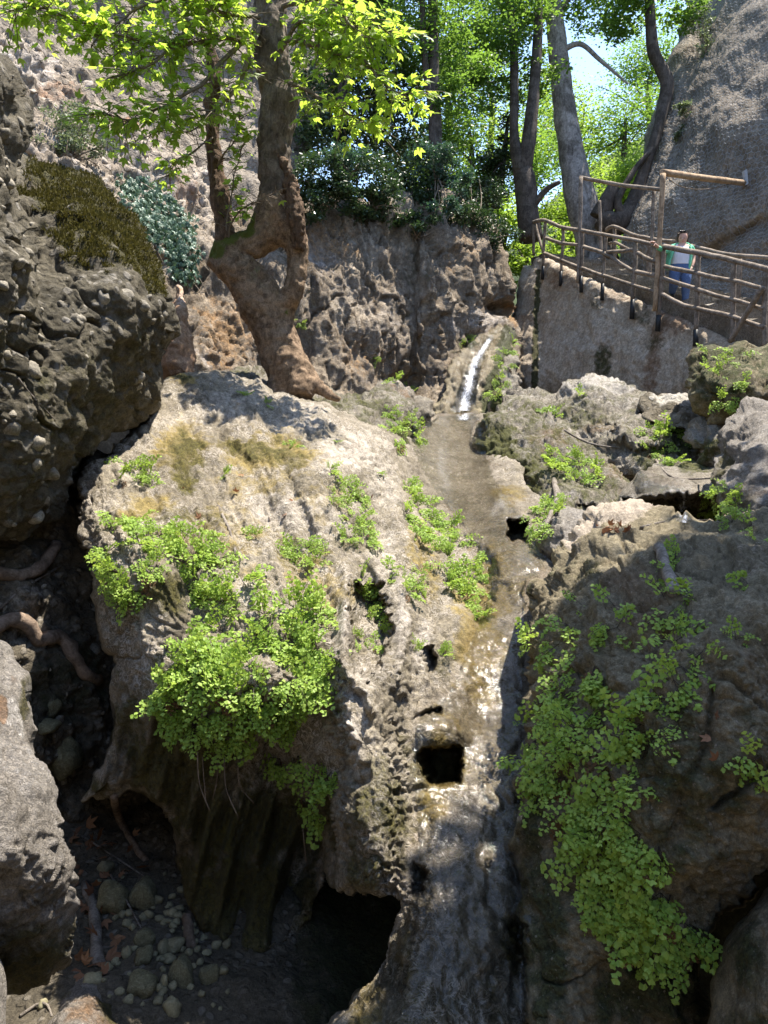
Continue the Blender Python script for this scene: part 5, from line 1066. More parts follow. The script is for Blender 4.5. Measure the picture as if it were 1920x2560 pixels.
def tree(name, label, trunks, clumps, n, size, leaf, bark='bark_dark', group=None, twigs=6, sub=26, spread=0.22, mossy=None, over=()):
    tb = PA(np.array(trunks[0], float)[:1, :3])[0]; t = empty(name, tuple(tb), label, 'tree', group)
    mb = MB(); tips = []
    for tr in trunks:
        a = catmull(np.array(tr, float), 6); p = PA(a[:, :3]); r = a[:, 3]*a[:, 2]/FPX
        v, q, tt = tube(p, r, 14, 0.08, True, 2.2); v = v + 0.0
        mo = np.zeros(len(v))
        if mossy: mo = 0.6*np.exp(-((v - np.array(P(*mossy[:3])))**2).sum(1)/mossy[3]**2)
        mb.add(v, q, tt, mo); tips.append(p)
    cl = px_clumps(clumps) if len(clumps) and len(clumps[0]) == 6 else clumps
    cl = cl + [(np.array(c), a_, b_, d_) for c, a_, b_, d_ in over]; n = n + 2600*len(over)
    allp = np.concatenate(tips)
    for k in range(twigs):
        c, rx, ry, rz = cl[k % len(cl)]
        tgt = c + rng.normal(size=3)*np.array([rx, ry, rz])*0.5; s = allp[rng.integers(len(allp)//3, len(allp))]
        L = np.linalg.norm(tgt-s); mid = (s+tgt)/2 + rng.normal(size=3)*0.12*L
        p = catmull(np.array([s, mid, tgt]), 5); mb.add(*tube(p, np.linspace(min(0.012*L+0.015, 0.08), 0.008, len(p)), 6, cap=False))
    obj('trunk', mb.mesh('trunk', M[bark], True, tb), t)
    cm = MB(); leaf_cloud(cm, cl, n, size, sub, spread); o = obj('crown', cm.mesh('crown', M[leaf], False, tb), t); o['kind'] = 'stuff'
    return t
tree('pale_trunk_tree', 'tall tree with pale patchy bark and mossy foot behind the railing',
     [[(1495,660,23.5,52),(1480,590,23.5,44),(1450,490,23.5,38),(1428,380,23.5,31),(1412,280,23.5,28),(1400,180,23.5,25),(1390,80,23.5,23),(1376,-60,23.5,20),(1365,-260,23.5,15)], [(1400,130,23.5,8),(1450,110,23.3,6),(1500,150,23.2,5),(1570,210,23.0,2)], [(1385,40,23.5,8),(1450,-30,23.4,5),(1520,-60,23.3,3)]],
     [(1370,-40,23.5,1.6,1.3,1.0),(1300,30,23,1.3,1.2,0.9),(1440,20,24,1.1,1.1,0.7),(1480,-120,24,1.8,1.5,1.2),(1330,-160,23.5,2,2,1.4),(1250,-20,23,1.2,1.1,0.8),(1500,60,24.5,0.9,0.9,0.6)], 13000, 0.11, 'leaf_mid', 'bark_pale', mossy=(1510,560,23.2,0.7), twigs=0)
tree('forked_tree', 'dark tree forking into two upright stems behind the waterfall',
     [[(1328,600,21.5,30),(1318,520,21.5,27),(1312,450,21.5,26),(1300,400,21.5,22),(1285,340,21.5,12),(1286,240,21.5,11),(1284,120,21.5,10),(1276,-20,21.5,8),(1270,-200,21.5,5)], [(1305,430,21.5,24),(1318,370,21.4,19),(1330,280,21.4,16),(1340,160,21.4,13),(1346,40,21.4,11),(1350,-200,21.4,7)], [(1330,520,21.4,9),(1365,475,21.2,7),(1400,455,21.0,5)]],
     [(1290,40,21.5,1.3,1.2,1.0),(1220,110,21,1.1,1,0.8),(1350,180,22,0.7,0.7,0.6),(1230,-80,21.5,1.5,1.4,1.0),(1200,220,22,0.8,0.8,0.7),(1150,60,20.5,0.9,0.9,0.8),(1300,230,22,0.7,0.6,0.6)], 13000, 0.105, 'leaf_mid', group=None, twigs=0)
tree('cliff_edge_tree', 'slender twin-stemmed dark tree on the edge of the flowstone cliff',
     [[(1098,500,18.5,18),(1090,400,18.5,17),(1088,300,18.5,16),(1084,180,18.5,14),(1082,60,18.5,13),(1078,-120,18.5,9)], [(1092,330,18.5,10),(1072,230,18.4,9),(1060,120,18.4,8),(1056,20,18.4,7),(1050,-120,18.4,5)]],
     [(1080,30,18.5,1.1,1,0.8),(1000,90,18,0.9,0.9,0.7),(1150,160,19,0.8,0.8,0.7),(1010,-60,18.5,1.2,1.2,0.9),(1140,330,19.5,0.7,0.7,0.6),(1030,200,19,0.6,0.6,0.5),(1120,240,18.5,0.6,0.6,0.6)], 13000, 0.09, 'leaf_mid', twigs=0)
tree('crooked_tree', 'crooked dark tree bending over the edge of the netted cliff',
     [[(1500,545,22.6,26),(1540,560,22.5,30),(1580,520,22.5,24),(1605,440,22.5,15),(1640,340,22.6,13),(1660,260,22.8,16),(1668,210,22.8,17),(1650,165,22.8,16),(1632,120,22.8,15),(1626,40,22.8,13),(1620,-80,22.8,10)], [(1500,545,22.6,26),(1520,500,22.5,20),(1535,470,22.5,16)], [(1560,540,22.4,16),(1545,500,22.3,9),(1590,420,22.3,7),(1625,380,22.3,5)]],
     [(1630,-30,22.8,1.5,1.3,1.0),(1560,40,22.5,0.9,0.9,0.7),(1700,40,23.5,0.7,0.7,0.6),(1530,-40,22.5,1.0,1,0.8)], 6500, 0.12, 'leaf_mid', twigs=0)
tree('dark_evergreen', 'dense dark evergreen leaning behind the plane tree',
     [[(860,520,19,22),(850,380,19,18),(860,200,19,14),(880,0,19,10)]],
     [(900,60,19.5,1.2,1.2,1.3),(850,220,19.5,1.3,1.2,1.2),(960,190,19.5,1.0,1,1.0),(900,330,19,1.2,1,0.9),(1000,330,19.5,0.9,0.9,0.8),(800,330,18.5,0.9,0.9,0.9),(940,-80,19.5,1.3,1.3,1.2)], 15000, 0.11, 'leaf_dark', sub=34)
tree('cypress', 'narrow dark cypress-like tree between the bright thickets', [[(1240,520,22.5,10),(1255,420,22.5,8),(1270,300,22.5,4)]],
     [(1235,470,22.5,0.75,0.6,0.8),(1250,400,22.5,0.55,0.5,0.7),(1268,330,22.5,0.3,0.3,0.6)], 4500, 0.09, 'leaf_dark', twigs=5, sub=40)
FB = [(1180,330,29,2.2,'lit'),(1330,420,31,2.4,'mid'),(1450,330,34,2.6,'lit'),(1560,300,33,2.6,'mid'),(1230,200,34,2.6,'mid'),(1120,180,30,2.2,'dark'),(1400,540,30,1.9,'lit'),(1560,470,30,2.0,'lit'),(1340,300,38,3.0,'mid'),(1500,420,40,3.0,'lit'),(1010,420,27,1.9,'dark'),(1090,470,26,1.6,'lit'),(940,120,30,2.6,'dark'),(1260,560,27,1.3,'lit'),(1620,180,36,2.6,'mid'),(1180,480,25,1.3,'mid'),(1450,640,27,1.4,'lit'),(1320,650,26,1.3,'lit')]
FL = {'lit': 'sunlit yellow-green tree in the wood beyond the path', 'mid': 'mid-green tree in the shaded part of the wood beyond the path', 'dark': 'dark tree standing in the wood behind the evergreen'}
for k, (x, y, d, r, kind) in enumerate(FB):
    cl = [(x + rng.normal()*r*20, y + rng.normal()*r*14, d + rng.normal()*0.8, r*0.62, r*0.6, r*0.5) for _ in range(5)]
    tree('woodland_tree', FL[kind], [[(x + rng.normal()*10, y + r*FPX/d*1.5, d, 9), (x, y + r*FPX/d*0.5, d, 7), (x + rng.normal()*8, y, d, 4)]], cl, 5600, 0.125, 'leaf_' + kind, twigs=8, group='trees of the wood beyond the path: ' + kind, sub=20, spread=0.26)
# far wooded hill: reads as one mass
fw = MB(); cl = []
for k in range(150):
    x = rng.uniform(-30, 48); y = rng.uniform(46, 95); z = float(ground_z(np.array([x]), np.array([y]))[0]); r = rng.uniform(1.8, 3.2)
    cl.append((np.array([x, y, z + r*0.7]), r, r, r*0.9))
leaf_cloud(fw, cl, 60000, 0.42, 7, 0.3); tag(obj('far_wood', fw.mesh('far_wood', M['leaf_mid'], False)), kind='stuff')

def shrub(name, label, clumps, n, size, leaf, group=None, cat='shrub'):
    cl = px_clumps(clumps); c0 = cl[0][0] - np.array([0, 0, cl[0][3]]); t = empty(name, tuple(c0), label, cat, group)
    sm = MB()
    for c, rx, ry, rz in cl:
        for _ in range(5):
            e = c + rng.normal(size=3)*np.array([rx, ry, rz])*0.5; p = catmull(np.array([c0 + rng.normal(size=3)*0.05, (c0+e)/2 + rng.normal(size=3)*0.08, e]), 4)
            sm.add(*tube(p, np.linspace(0.018, 0.004, len(p)), 5, cap=False))
    obj('stems', sm.mesh('stems', M['twig'], True, c0), t)
    cm = MB(); leaf_cloud(cm, cl, n, size, 60, 0.2, 0.7); o = obj('foliage', cm.mesh('foliage', M[leaf], False, c0), t); o['kind'] = 'stuff'
    return t
shrub('shrub', 'grey-green shrub growing on the sunlit rubble slope', [(165,330,12.3,0.42,0.4,0.4),(215,310,12.6,0.36,0.3,0.34),(130,350,12.0,0.3,0.3,0.25),(250,370,12.8,0.25,0.25,0.25)], 3600, 0.045, 'leaf_grey')
for lab, cl in [('dark shrub hanging over the cliff edge nearest the plane tree', [(790,440,15.2,0.6,0.5,0.5),(760,510,15.0,0.45,0.4,0.35),(850,480,15.4,0.5,0.4,0.4)]),
                ('dark blue-green shrub on the middle of the cliff edge', [(920,450,16.2,0.7,0.6,0.55),(880,540,16.2,0.5,0.4,0.35),(960,520,16.6,0.5,0.4,0.4)]),
                ('dark shrub with drooping sprays beside the twin-stemmed tree', [(1040,560,17,0.5,0.45,0.3),(1030,480,17.6,0.6,0.5,0.5),(1110,540,18,0.5,0.45,0.4)]),
                ('dark undergrowth at the corner of the retaining wall', [(1180,560,18.8,0.6,0.5,0.45),(1240,590,19.4,0.5,0.5,0.35),(1200,500,20.5,0.8,0.6,0.6)])]:
    shrub('shrub', lab, cl, 6500, 0.07, 'leaf_dark')
shrub('shrub', 'pale silvery spray of leaves over the shrub nearest the plane tree', [(870,400,15.6,0.4,0.35,0.3),(820,395,15.4,0.3,0.3,0.22)], 2400, 0.06, 'leaf_blue')
shrub('shrub', 'pale blue-green spray in front of the twin-stemmed tree', [(1090,400,17.4,0.6,0.5,0.4),(1130,460,17.6,0.5,0.4,0.35),(1100,520,17,0.4,0.3,0.25)], 4600, 0.07, 'leaf_blue')
shrub('shrub', 'thin green tuft sprouting from the netted cliff above the pole frame', [(1720,270,21.9,0.25,0.2,0.3),(1700,330,22.0,0.2,0.2,0.2)], 700, 0.08, 'leaf_grey')
shrub('shrub', 'grey-green bush on the brow of the netted cliff', [(1765,110,23.0,0.3,0.3,0.5),(1745,50,23.6,0.4,0.4,0.5)], 1300, 0.08, 'leaf_grey')

# unseen tree added on the right bank to throw shade over the ferny boulder (its crown hangs above the frame)
S_ = np.array(SUN_DIR); C0 = np.array([1.15, 3.35, 0.5])
def shade_c(t, off): return C0 + S_*t + np.array(off)
sc_cl = [(shade_c(9, (0.1, -0.2, 0)), 0.85, 0.9, 0.6), (shade_c(9.6, (1.1, 0.3, 0)), 1.2, 1.1, 0.7), (shade_c(9.2, (0.9, -0.9, 0.2)), 1.1, 1.0, 0.6), (shade_c(10, (2.0, 0.8, 0.4)), 1.3, 1.2, 0.8), (shade_c(8.6, (-0.5, -0.6, -0.2)), 0.55, 0.6, 0.4), (shade_c(8.4, (0.4, -1.2, -0.4)), 0.7, 0.7, 0.5), (shade_c(9.4, (2.2, 2.2, 0.3)), 1.0, 0.9, 0.5)]
tb = np.array([8.2, 2.6, float(ground_z(np.array([8.2]), np.array([2.6]))[0]) - 0.1]); st_ = empty('shade_tree', tuple(tb), 'unseen leafy tree added on the bank to shade the ferny boulder', 'tree')
mb = MB(); top = shade_c(9.6, (1.6, 0.2, -1.2)); p = catmull(np.array([tb, tb + [0, .2, 1.5], tb + [-.4, .6, 3.0], top]), 6); mb.add(*tube(p, np.linspace(0.32, 0.12, len(p)), 12, 0.06, True, 2))
for c, *_r in sc_cl:
    p = catmull(np.array([top + rng.normal(size=3)*0.1 - [0, 0, .4], (top+c)/2 + rng.normal(size=3)*0.15, c]), 5); mb.add(*tube(p, np.linspace(0.08, 0.015, len(p)), 7, cap=False))
obj('trunk', mb.mesh('trunk', M['bark_dark'], True, tb), st_)
cm = MB(); leaf_cloud(cm, sc_cl, 9000, 0.17, 40, 0.24); o = obj('crown', cm.mesh('crown', M['leaf_mid'], False, tb), st_); o['kind'] = 'stuff'

# ================================================================== FERNS
bpy.context.view_layer.update()
M['fern'] = leaf_mat('fern_leaf', (0.16, 0.28, 0.035), (0.42, 0.56, 0.12), (0.52, 0.70, 0.11), 0.5, 0.42, 0.3)
M['stalk'] = plain_mat('fern_stalk', (0.03, 0.02, 0.015), 0.6, 0.2, 20, 0.0)
def frond_mesh(seed, drop=0.28, npin=7, psize=0.085):
    r = np.random.default_rng(seed); V = []; T = []; VV = []; MI = []; n = 0
    def add(v, t, vary, mi):
        nonlocal n
        V.append(v); T.append(np.array(t) + n); VV.append(np.full(len(v), vary)); MI.append(np.full(len(t), mi)); n += len(v)
    def pinnule(c, d, nn, s):
        d = d/np.linalg.norm(d); y = np.cross(nn, d); y /= np.linalg.norm(y)+1e-9
        a = np.linspace(-0.95, 0.95, 6); rr = s*(1 + 0.13*np.array([0, 1, -.6, 1, -.6, 1])*(r.random(6)*0.6+0.7)); rr[0] *= 0.8; rr[-1] *= 0.8
        arc = c + np.cos(a)[:, None]*rr[:, None]*d + np.sin(a)[:, None]*rr[:, None]*y + nn*(0.10*s*r.normal(size=(6, 1)))
        add(np.concatenate([[c], arc]), [(0, k, k+1) for k in range(1, 6)], r.random(), 0)
    def stalk(p, w):
        v, q, t = tube(p, w, 3, cap=False); add(v, np.concatenate([q[:, [0, 1, 2]], q[:, [0, 2, 3]]]), 0, 1)
    tt = np.linspace(0, 1, 9); bend = r.normal()*0.12
    rach = np.c_[tt*(1 - 0.1*tt), bend*tt*tt, 0.10*tt - (drop + 0.10)*tt**2.2]
    stalk(rach, np.linspace(0.010, 0.004, 9))
    f = lambda t: np.array([np.interp(t, tt, rach[:, k]) for k in range(3)])
    for k in range(npin*2):
        t = 0.26 + 0.70*k/(npin*2); s = 1 if k % 2 else -1; c = f(t); L = 0.42*(1.02-t)**0.8*(0.85+0.3*r.random())
        ang = R(52 + 12*r.normal()); d = np.array([math.cos(ang), s*math.sin(ang), -0.12 + 0.1*r.normal()])
        m = max(int(L/psize*1.25), 1); pts = np.array([c + d*L*u + np.array([0, 0, -0.10*u*u*L]) for u in np.linspace(0, 1, max(m, 2))])
        stalk(pts, np.linspace(0.005, 0.003, len(pts)))
        for j in range(m + 1):
            u = (j + 0.6)/(m + 0.6); q_ = c + d*L*min(u, 1) + np.array([0, 0, -0.10*u*u*L]); sd = 1 if j % 2 else -1
            pd = d*0.55 + sd*0.75*np.array([-d[1], d[0], 0]) if j < m else d
            nn = np.array([0.55*r.normal(), 0.55*r.normal(), 1.0]); nn /= np.linalg.norm(nn)
            pinnule(q_, pd + np.array([0, 0, -0.15]), nn, psize*(0.8+0.4*r.random())*(1.1-0.3*u))
    pinnule(f(0.99), rach[-1]-rach[-2], np.array([0, 0, 1.0]), psize)
    v = np.concatenate(V); t = np.concatenate(T)
    me = mesh_np('frond', v, None, t, M['fern'], False, None, np.concatenate(VV)); me.materials.append(M['stalk'])
    me.polygons.foreach_set('material_index', np.concatenate(MI).astype(np.int32)); me.update(); return me
FR_A = [frond_mesh(100+k, 0.28 + 0.10*(k % 3), 5, 0.105) for k in range(6)]     # dense small pinnules
FR_B = [frond_mesh(200+k, 0.25 + 0.10*(k % 3), 4, 0.125) for k in range(6)]     # larger pinnules
M['dry_fern'] = leaf_mat('dry_fern', (0.10, 0.055, 0.03), (0.22, 0.14, 0.08), (0.15, 0.08, 0.04), 0.8, 0.25, 0.1)
FR_D = []
for k in range(3):
    md = FR_A[k].copy(); md.materials[0] = M['dry_fern']; FR_D.append(md)
nfern = 0
def fern(loc, nor, label, group, size, nfr, kinds, hang=0.3, lit=0.3):
    global nfern
    size *= 0.74; nfr = max(4, int(nfr*0.8))
    loc = np.array(loc); nor = np.array(nor)
    t = empty('fern_clump', tuple(loc - nor*0.01), label, 'fern', group); nfern += 1
    tcam = CAM - loc; tcam /= np.linalg.norm(tcam)
    for k in range(nfr):
        a = rng.normal(size=3); a -= nor*(a @ nor); a /= np.linalg.norm(a)+1e-9
        d = nor*rng.uniform(0.45, 1.0) + a*rng.uniform(0.5, 1.1) + np.array([0, 0, lit - hang*rng.uniform(0.4, 1.6)])
        up = nor*0.8 + np.array([0, 0, 0.7]) + tcam*0.25 + rng.normal(size=3)*0.25
        m = rot_to(d, up); s = size*rng.uniform(0.65, 1.2)
        dead = rng.random() < 0.09
        if dead: d = d + np.array([0, 0, -1.4]); m = rot_to(d, up + tcam*0.6); s *= 0.8
        o = obj('frond', FR_D[int(rng.integers(3))] if dead else kinds[int(rng.integers(len(kinds)))], t)
        o.matrix_local = Matrix.Translation(Vector((nor*0.01).tolist())) @ Matrix(m.tolist()).to_4x4() @ Matrix.Diagonal((s, s*rng.choice([-1, 1]), s, 1))
def patch(poly, n, label, group, size, nfr, kinds, hang=0.3, lit=0.3, mind=26):
    ol = np.array(poly, float); lo, hi = ol.min(0), ol.max(0); got = []; tries = 0
    while len(got) < n and tries < n*60:
        tries += 1; p = lo + rng.random(2)*(hi-lo)
        if poly_sd(p[None], ol)[0][0] < 0: continue
        if any((p[0]-g[0])**2 + (p[1]-g[1])**2 < mind**2 for g in got): continue
        h = cast(*p)
        if h is None or h[2].name.split('.')[0] in ('frond', 'crown', 'leaf', 'leaves', 'branches'): continue
        got.append(p); fern(h[0], h[1], label, group, size*rng.uniform(0.8, 1.2), int(nfr*rng.uniform(0.7, 1.3)), kinds, hang, lit)
def spots(lst, label, group, size, nfr, kinds, hang=0.2, lit=0.4):
    for x, y in lst:
        h = cast(x, y)
        if h: fern(h[0], h[1], label, group, size*rng.uniform(0.8, 1.2), nfr, kinds, hang, lit)
patch([(270,1320),(390,1290),(470,1330),(500,1400),(420,1400),(380,1500),(280,1510),(262,1440)], 15, 'maidenhair clump on the corner of the big slope above the dark ravine', 'ferns on the corner above the ravine', 0.24, 11, FR_A, 0.35)
patch([(430,1350),(520,1330),(620,1400),(630,1470),(560,1520),(470,1500)], 13, 'maidenhair clump beside the bare knob on the big slope', 'ferns beside the bare knob', 0.24, 11, FR_A, 0.35)
patch([(420,1640),(560,1560),(650,1480),(780,1520),(835,1570),(838,1640),(700,1640),(560,1680),(430,1700)], 18, 'bright maidenhair clump on the upper edge of the large fern bank, against bare rock', 'ferns on the upper edge of the bank', 0.25, 12, FR_A, 0.4)
patch([(340,1700),(430,1700),(560,1680),(700,1640),(838,1640),(835,1700),(700,1740),(560,1780),(420,1790),(365,1770)], 16, 'bright maidenhair clump in the thick middle of the large fern bank', 'ferns in the middle of the bank', 0.26, 13, FR_A, 0.45)
patch([(420,1790),(560,1780),(700,1740),(835,1700),(800,1755),(700,1800),(590,1840),(510,1860),(430,1850)], 12, 'maidenhair clump on the lower fringe of the fern bank, over the cave', 'ferns on the lower fringe of the bank', 0.25, 12, FR_A, 0.55)
patch([(690,1900),(750,1870),(835,1850),(845,1990),(830,2070),(770,2010),(710,1970)], 10, 'maidenhair clump hanging in the shade below the bank of fern', 'ferns hanging under the bank', 0.22, 9, FR_B, 0.7)
patch([(280,1170),(330,1155),(400,1200),(400,1230),(320,1220)], 6, 'low fern clump on the pale shoulder near the moss-capped boulder', 'ferns on the pale shoulder', 0.2, 9, FR_A, 0.2)
patch([(1005,1205),(1080,1235),(1150,1310),(1215,1370),(1225,1480),(1200,1560),(1130,1470),(1050,1390),(1010,1300)], 24, 'maidenhair clump on the flank above the stream chute', 'ferns on the flank above the chute', 0.24, 10, FR_A, 0.35)
patch([(820,1215),(880,1200),(920,1290),(930,1380),(880,1370),(835,1290)], 12, 'sunlit fern clump in the crease of the pale rock', 'ferns in the crease of the pale rock', 0.2, 9, FR_A, 0.3)
patch([(888,1430),(950,1440),(965,1540),(945,1620),(895,1610),(884,1520)], 10, 'fern clump growing inside the hollow between flowstone ribs', 'ferns in the flowstone hollow', 0.19, 9, FR_A, 0.3)
patch([(965,1410),(1050,1420),(1045,1490),(980,1490)], 6, 'fern clump on the flowstone ribs above the beam slot', 'ferns on the flowstone ribs', 0.18, 8, FR_A, 0.3)
patch([(730,1370),(830,1360),(820,1420),(740,1420)], 5, 'small fern clump on brown rock in the middle of the big slope', 'small ferns on the brown rock', 0.18, 8, FR_A, 0.3)
spots([(665,1012),(725,1115),(845,1108),(735,1120),(825,1175),(620,992),(945,1185),(560,1190),(640,1345),(900,1240),(1110,1640),(1030,1620)], 'single small fern tuft rooted in a crack of the big slope', 'small tufts in cracks of the slope', 0.15, 7, FR_A)
patch([(1320,1600),(1430,1480),(1560,1500),(1550,1600),(1480,1700),(1340,1760)], 14, 'maidenhair clump on the brow of the brown boulder', 'ferns on the brow of the brown boulder', 0.2, 6, FR_B, 0.7, 0.1, 36)
patch([(1300,1790),(1440,1770),(1470,1960),(1400,2020),(1310,1960)], 16, 'maidenhair clump on the brown boulder leaning over the wet chute', 'ferns leaning over the chute', 0.21, 7, FR_B, 0.8, 0.1, 22)
patch([(1450,1770),(1560,1760),(1640,1850),(1620,1960),(1480,2000)], 18, 'maidenhair clump in the broad fern belt across the brown boulder', 'ferns in the belt across the brown boulder', 0.21, 7, FR_B, 0.8, 0.1, 22)
patch([(1400,1990),(1500,1990),(1560,2040),(1480,2100),(1410,2080)], 8, 'maidenhair clump bridging the belt and the lower curtain of fern', 'ferns bridging belt and curtain', 0.2, 7, FR_B, 0.9, 0.1, 22)
patch([(1340,1660),(1470,1640),(1540,1720),(1500,1790),(1340,1790)], 9, 'maidenhair clump just above the belt on the brown boulder', 'ferns just above the belt', 0.2, 7, FR_B, 0.8, 0.1, 24)
patch([(1440,2090),(1560,2040),(1660,2090),(1700,2200),(1540,2230),(1430,2220)], 17, 'maidenhair clump drooping below the bare notch of the brown boulder', 'ferns below the bare notch', 0.22, 7, FR_B, 0.9, 0.1, 22)
patch([(1440,2240),(1600,2230),(1720,2220),(1735,2340),(1660,2410),(1540,2370)], 18, 'lowest drooping maidenhair clump over the dark foot of the brown boulder', 'ferns over the dark foot of the boulder', 0.22, 7, FR_B, 0.9, 0.1, 22)
patch([(1630,1370),(1700,1390),(1760,1500),(1770,1620),(1700,1700),(1660,1560)], 13, 'maidenhair clump around the dead stick on the brown boulder', 'ferns around the dead stick', 0.19, 7, FR_B, 0.6, 0.1, 28)
patch([(1560,1760),(1620,1700),(1700,1660),(1720,1760),(1660,1840)], 5, 'thin fern clump on the bare side of the brown boulder', 'ferns on the bare side of the boulder', 0.18, 6, FR_B, 0.7, 0.1, 34)
patch([(1745,1250),(1840,1215),(1880,1260),(1880,1330),(1790,1350)], 8, 'bushy fern clump where the grey boulder meets the brown one', 'ferns between grey and brown boulders', 0.22, 10, FR_A, 0.3)
spots([(1905,1890),(1912,1950),(1895,1360),(1870,1460),(1840,1600)], 'lone fern spray on the far side of the brown boulder', 'lone sprays on the brown boulder', 0.16, 6, FR_B, 0.6, 0.1)
patch([(1370,1140),(1420,1130),(1490,1190),(1450,1210),(1390,1190)], 8, 'fern clump along the crease of the streaked hump', 'ferns on the streaked hump', 0.32, 10, FR_A, 0.2)
patch([(1330,1280),(1400,1250),(1400,1320),(1350,1350)], 6, 'dark fern clump beside the rooted grey rock', 'ferns beside the rooted rock', 0.26, 9, FR_A, 0.4)
patch([(1620,1080),(1700,1060),(1740,1120),(1700,1160),(1620,1150)], 8, 'fern clump on the mossy flank of the broad rock', 'ferns on the broad rock', 0.30, 9, FR_A, 0.4)
patch([(1760,890),(1860,880),(1880,980),(1830,1020),(1750,990)], 8, 'fern clump on the dark boulder under the steps', 'ferns on the dark boulder', 0.26, 8, FR_A, 0.4)
patch([(960,1010),(1030,1020),(1040,1110),(990,1120)], 10, 'dark green fern clump beside the upper chute', 'ferns beside the upper chute', 0.28, 9, FR_A, 0.5)
patch([(1225,1000),(1250,920),(1275,850),(1285,860),(1262,960),(1245,1010)], 10, 'dark green fern clump bordering the waterfall', 'ferns bordering the waterfall', 0.30, 9, FR_A, 0.4, mind=14)
spots([(990,955),(1020,965),(1040,975),(1370,1030),(1390,1045),(1150,860),(1170,850),(1450,990),(940,900)], 'fern tuft at the foot of the flowstone cliff and wall', 'tufts below the cliff', 0.28, 8, FR_A)
spots([(735,800),(752,808)], 'bright leafy sprout on the trunk of the looped plane tree', 'sprout on the plane trunk', 0.2, 8, FR_A, 0.1)
print('ferns', nfern)

# ivy on the rubble slope
M['ivy'] = leaf_mat('ivy_leaf', (0.05, 0.10, 0.06), (0.15, 0.23, 0.16), (0.10, 0.18, 0.07), 0.42, 0.25, 0.35)
ol = np.array([(290,455),(340,440),(410,480),(450,530),(485,570),(490,640),(470,710),(440,690),(420,620),(360,590),(330,530)], float); lo, hi = ol.min(0), ol.max(0)
im = MB(); ist = MB(); base = None; cnt = 0; last = None
while cnt < 2400:
    p = lo + rng.random(2)*(hi-lo)
    if poly_sd(p[None], ol)[0][0] < abs(rng.normal())*26 - 14: continue
    h = cast(*p); cnt += 1
    if h is None or h[2].name.split('.')[0] not in ('hillside', 'back_cliff', 'hillside_wall'): continue
    l, nn = np.array(h[0]), np.array(h[1])
    if base is None: base = l
    q_ = l + nn*rng.uniform(0.01, 0.16); up = nn + rng.normal(size=3)*0.35 + np.array([0, 0, .4]); d = np.array([rng.normal()*.6, rng.normal()*.4, -1.0]); m = rot_to(d, up)
    s = rng.uniform(0.07, 0.12); im.add((LV*s) @ m.T + q_, None, LT, rng.random())
    if cnt % 16 == 0:
        e = l + np.array([rng.normal()*.2, 0, -rng.uniform(.2, .6)]); ist.add(*tube(np.array([l, (l+e)/2 + nn*.05, e]), 0.008, 4, cap=False))
iv = empty('ivy', tuple(base), 'mat of glossy dark ivy trailing down the rubble slope', 'ivy')
obj('stems', ist.mesh('stems', M['twig'], True, base), iv); o = obj('foliage', im.mesh('foliage', M['ivy'], False, base), iv); o['kind'] = 'stuff'

# ================================================================== STONES, COBBLES, ROOTS, STICKS, DRY LEAVES
def stone_mesh(seed, ang=0.15):
    v, q = ball(np.zeros(3), 1, 1, 1, 9); r_ = np.random.default_rng(seed); o = r_.random(3)*40
    k = 1 + ang*fbm(v*0.9 + o, 3) + 0.05*fbm(v*3 + o, 2)
    me = mesh_np('stone', v*k[:, None], q, None, None, True, np.zeros((len(v), 4))); return me
M['pebble'] = plain_mat('pebble', (0.21, 0.19, 0.115), 0.7, 0.35, 3, 0.3); M['cobble'] = plain_mat('cobble', (0.20, 0.178, 0.14), 0.85, 0.55, 4, 0.5)
M['mossy_stone'] = rock_mat('mossy_stone', (0.10, 0.09, 0.05), (0.19, 0.175, 0.10), (0.28, 0.26, 0.17), 2.5, bump=0.6, fine=9, crust=0.2, bdist=0.05)
SM = [stone_mesh(k, 0.38) for k in range(8)]
for m in SM[:5]: m.materials.append(M['pebble'])
for m in SM[5:]: m.materials.append(M['mossy_stone'])
CM = [stone_mesh(40+k, 0.35) for k in range(6)]
for m in CM: m.materials.append(M['cobble'])
STN = [(263,2168,40,42,0,'round pale stone beside the pale root on the ravine floor'),(356,2242,74,96,5,'largest egg-shaped mossy stone on the ravine floor'),(284,2250,86,100,6,'flat mossy slab leaning between the root and the egg-shaped stone'),(365,2346,56,50,5,'chunky mossy stone above the heap of pebbles'),(360,2390,52,46,7,'notched mossy stone touching the chunky one'),(451,2437,66,98,5,'long smooth greenish stone standing on end in the pebbles'),(408,2372,40,42,1,'rounded stone leaning on the notched stone'),(438,2362,44,38,2,'flat oval stone above the long smooth stone'),(356,2463,80,58,6,'broad angular slab stone on the ravine floor'),(234,2446,48,26,3,'white waisted stone above the half-buried boulder'),(430,2515,44,58,4,'streaked grey stone below the long smooth stone'),(317,2381,28,38,0,'upright oval pebble beside the notched stone'),(421,2398,36,22,1,'slim lying pebble beside the long smooth stone'),(410,2455,20,42,2,'narrow upright pebble beside the broad slab'),(106,2511,28,26,3,'pinkish stone resting on the half-buried boulder'),(521,2437,52,56,6,'dark stone at the edge of the cave shadow'),(130,1765,38,44,5,'yellowish oval stone lodged in the earth bank'),(152,1890,106,124,6,'big rough stone jammed in the crevice below the earth bank'),(117,1817,62,34,7,'low stone under the yellowish oval stone'),(395,2500,26,24,0,'small round stone by the streaked grey stone'),(300,2480,24,22,2,'small pale stone by the broad slab')]
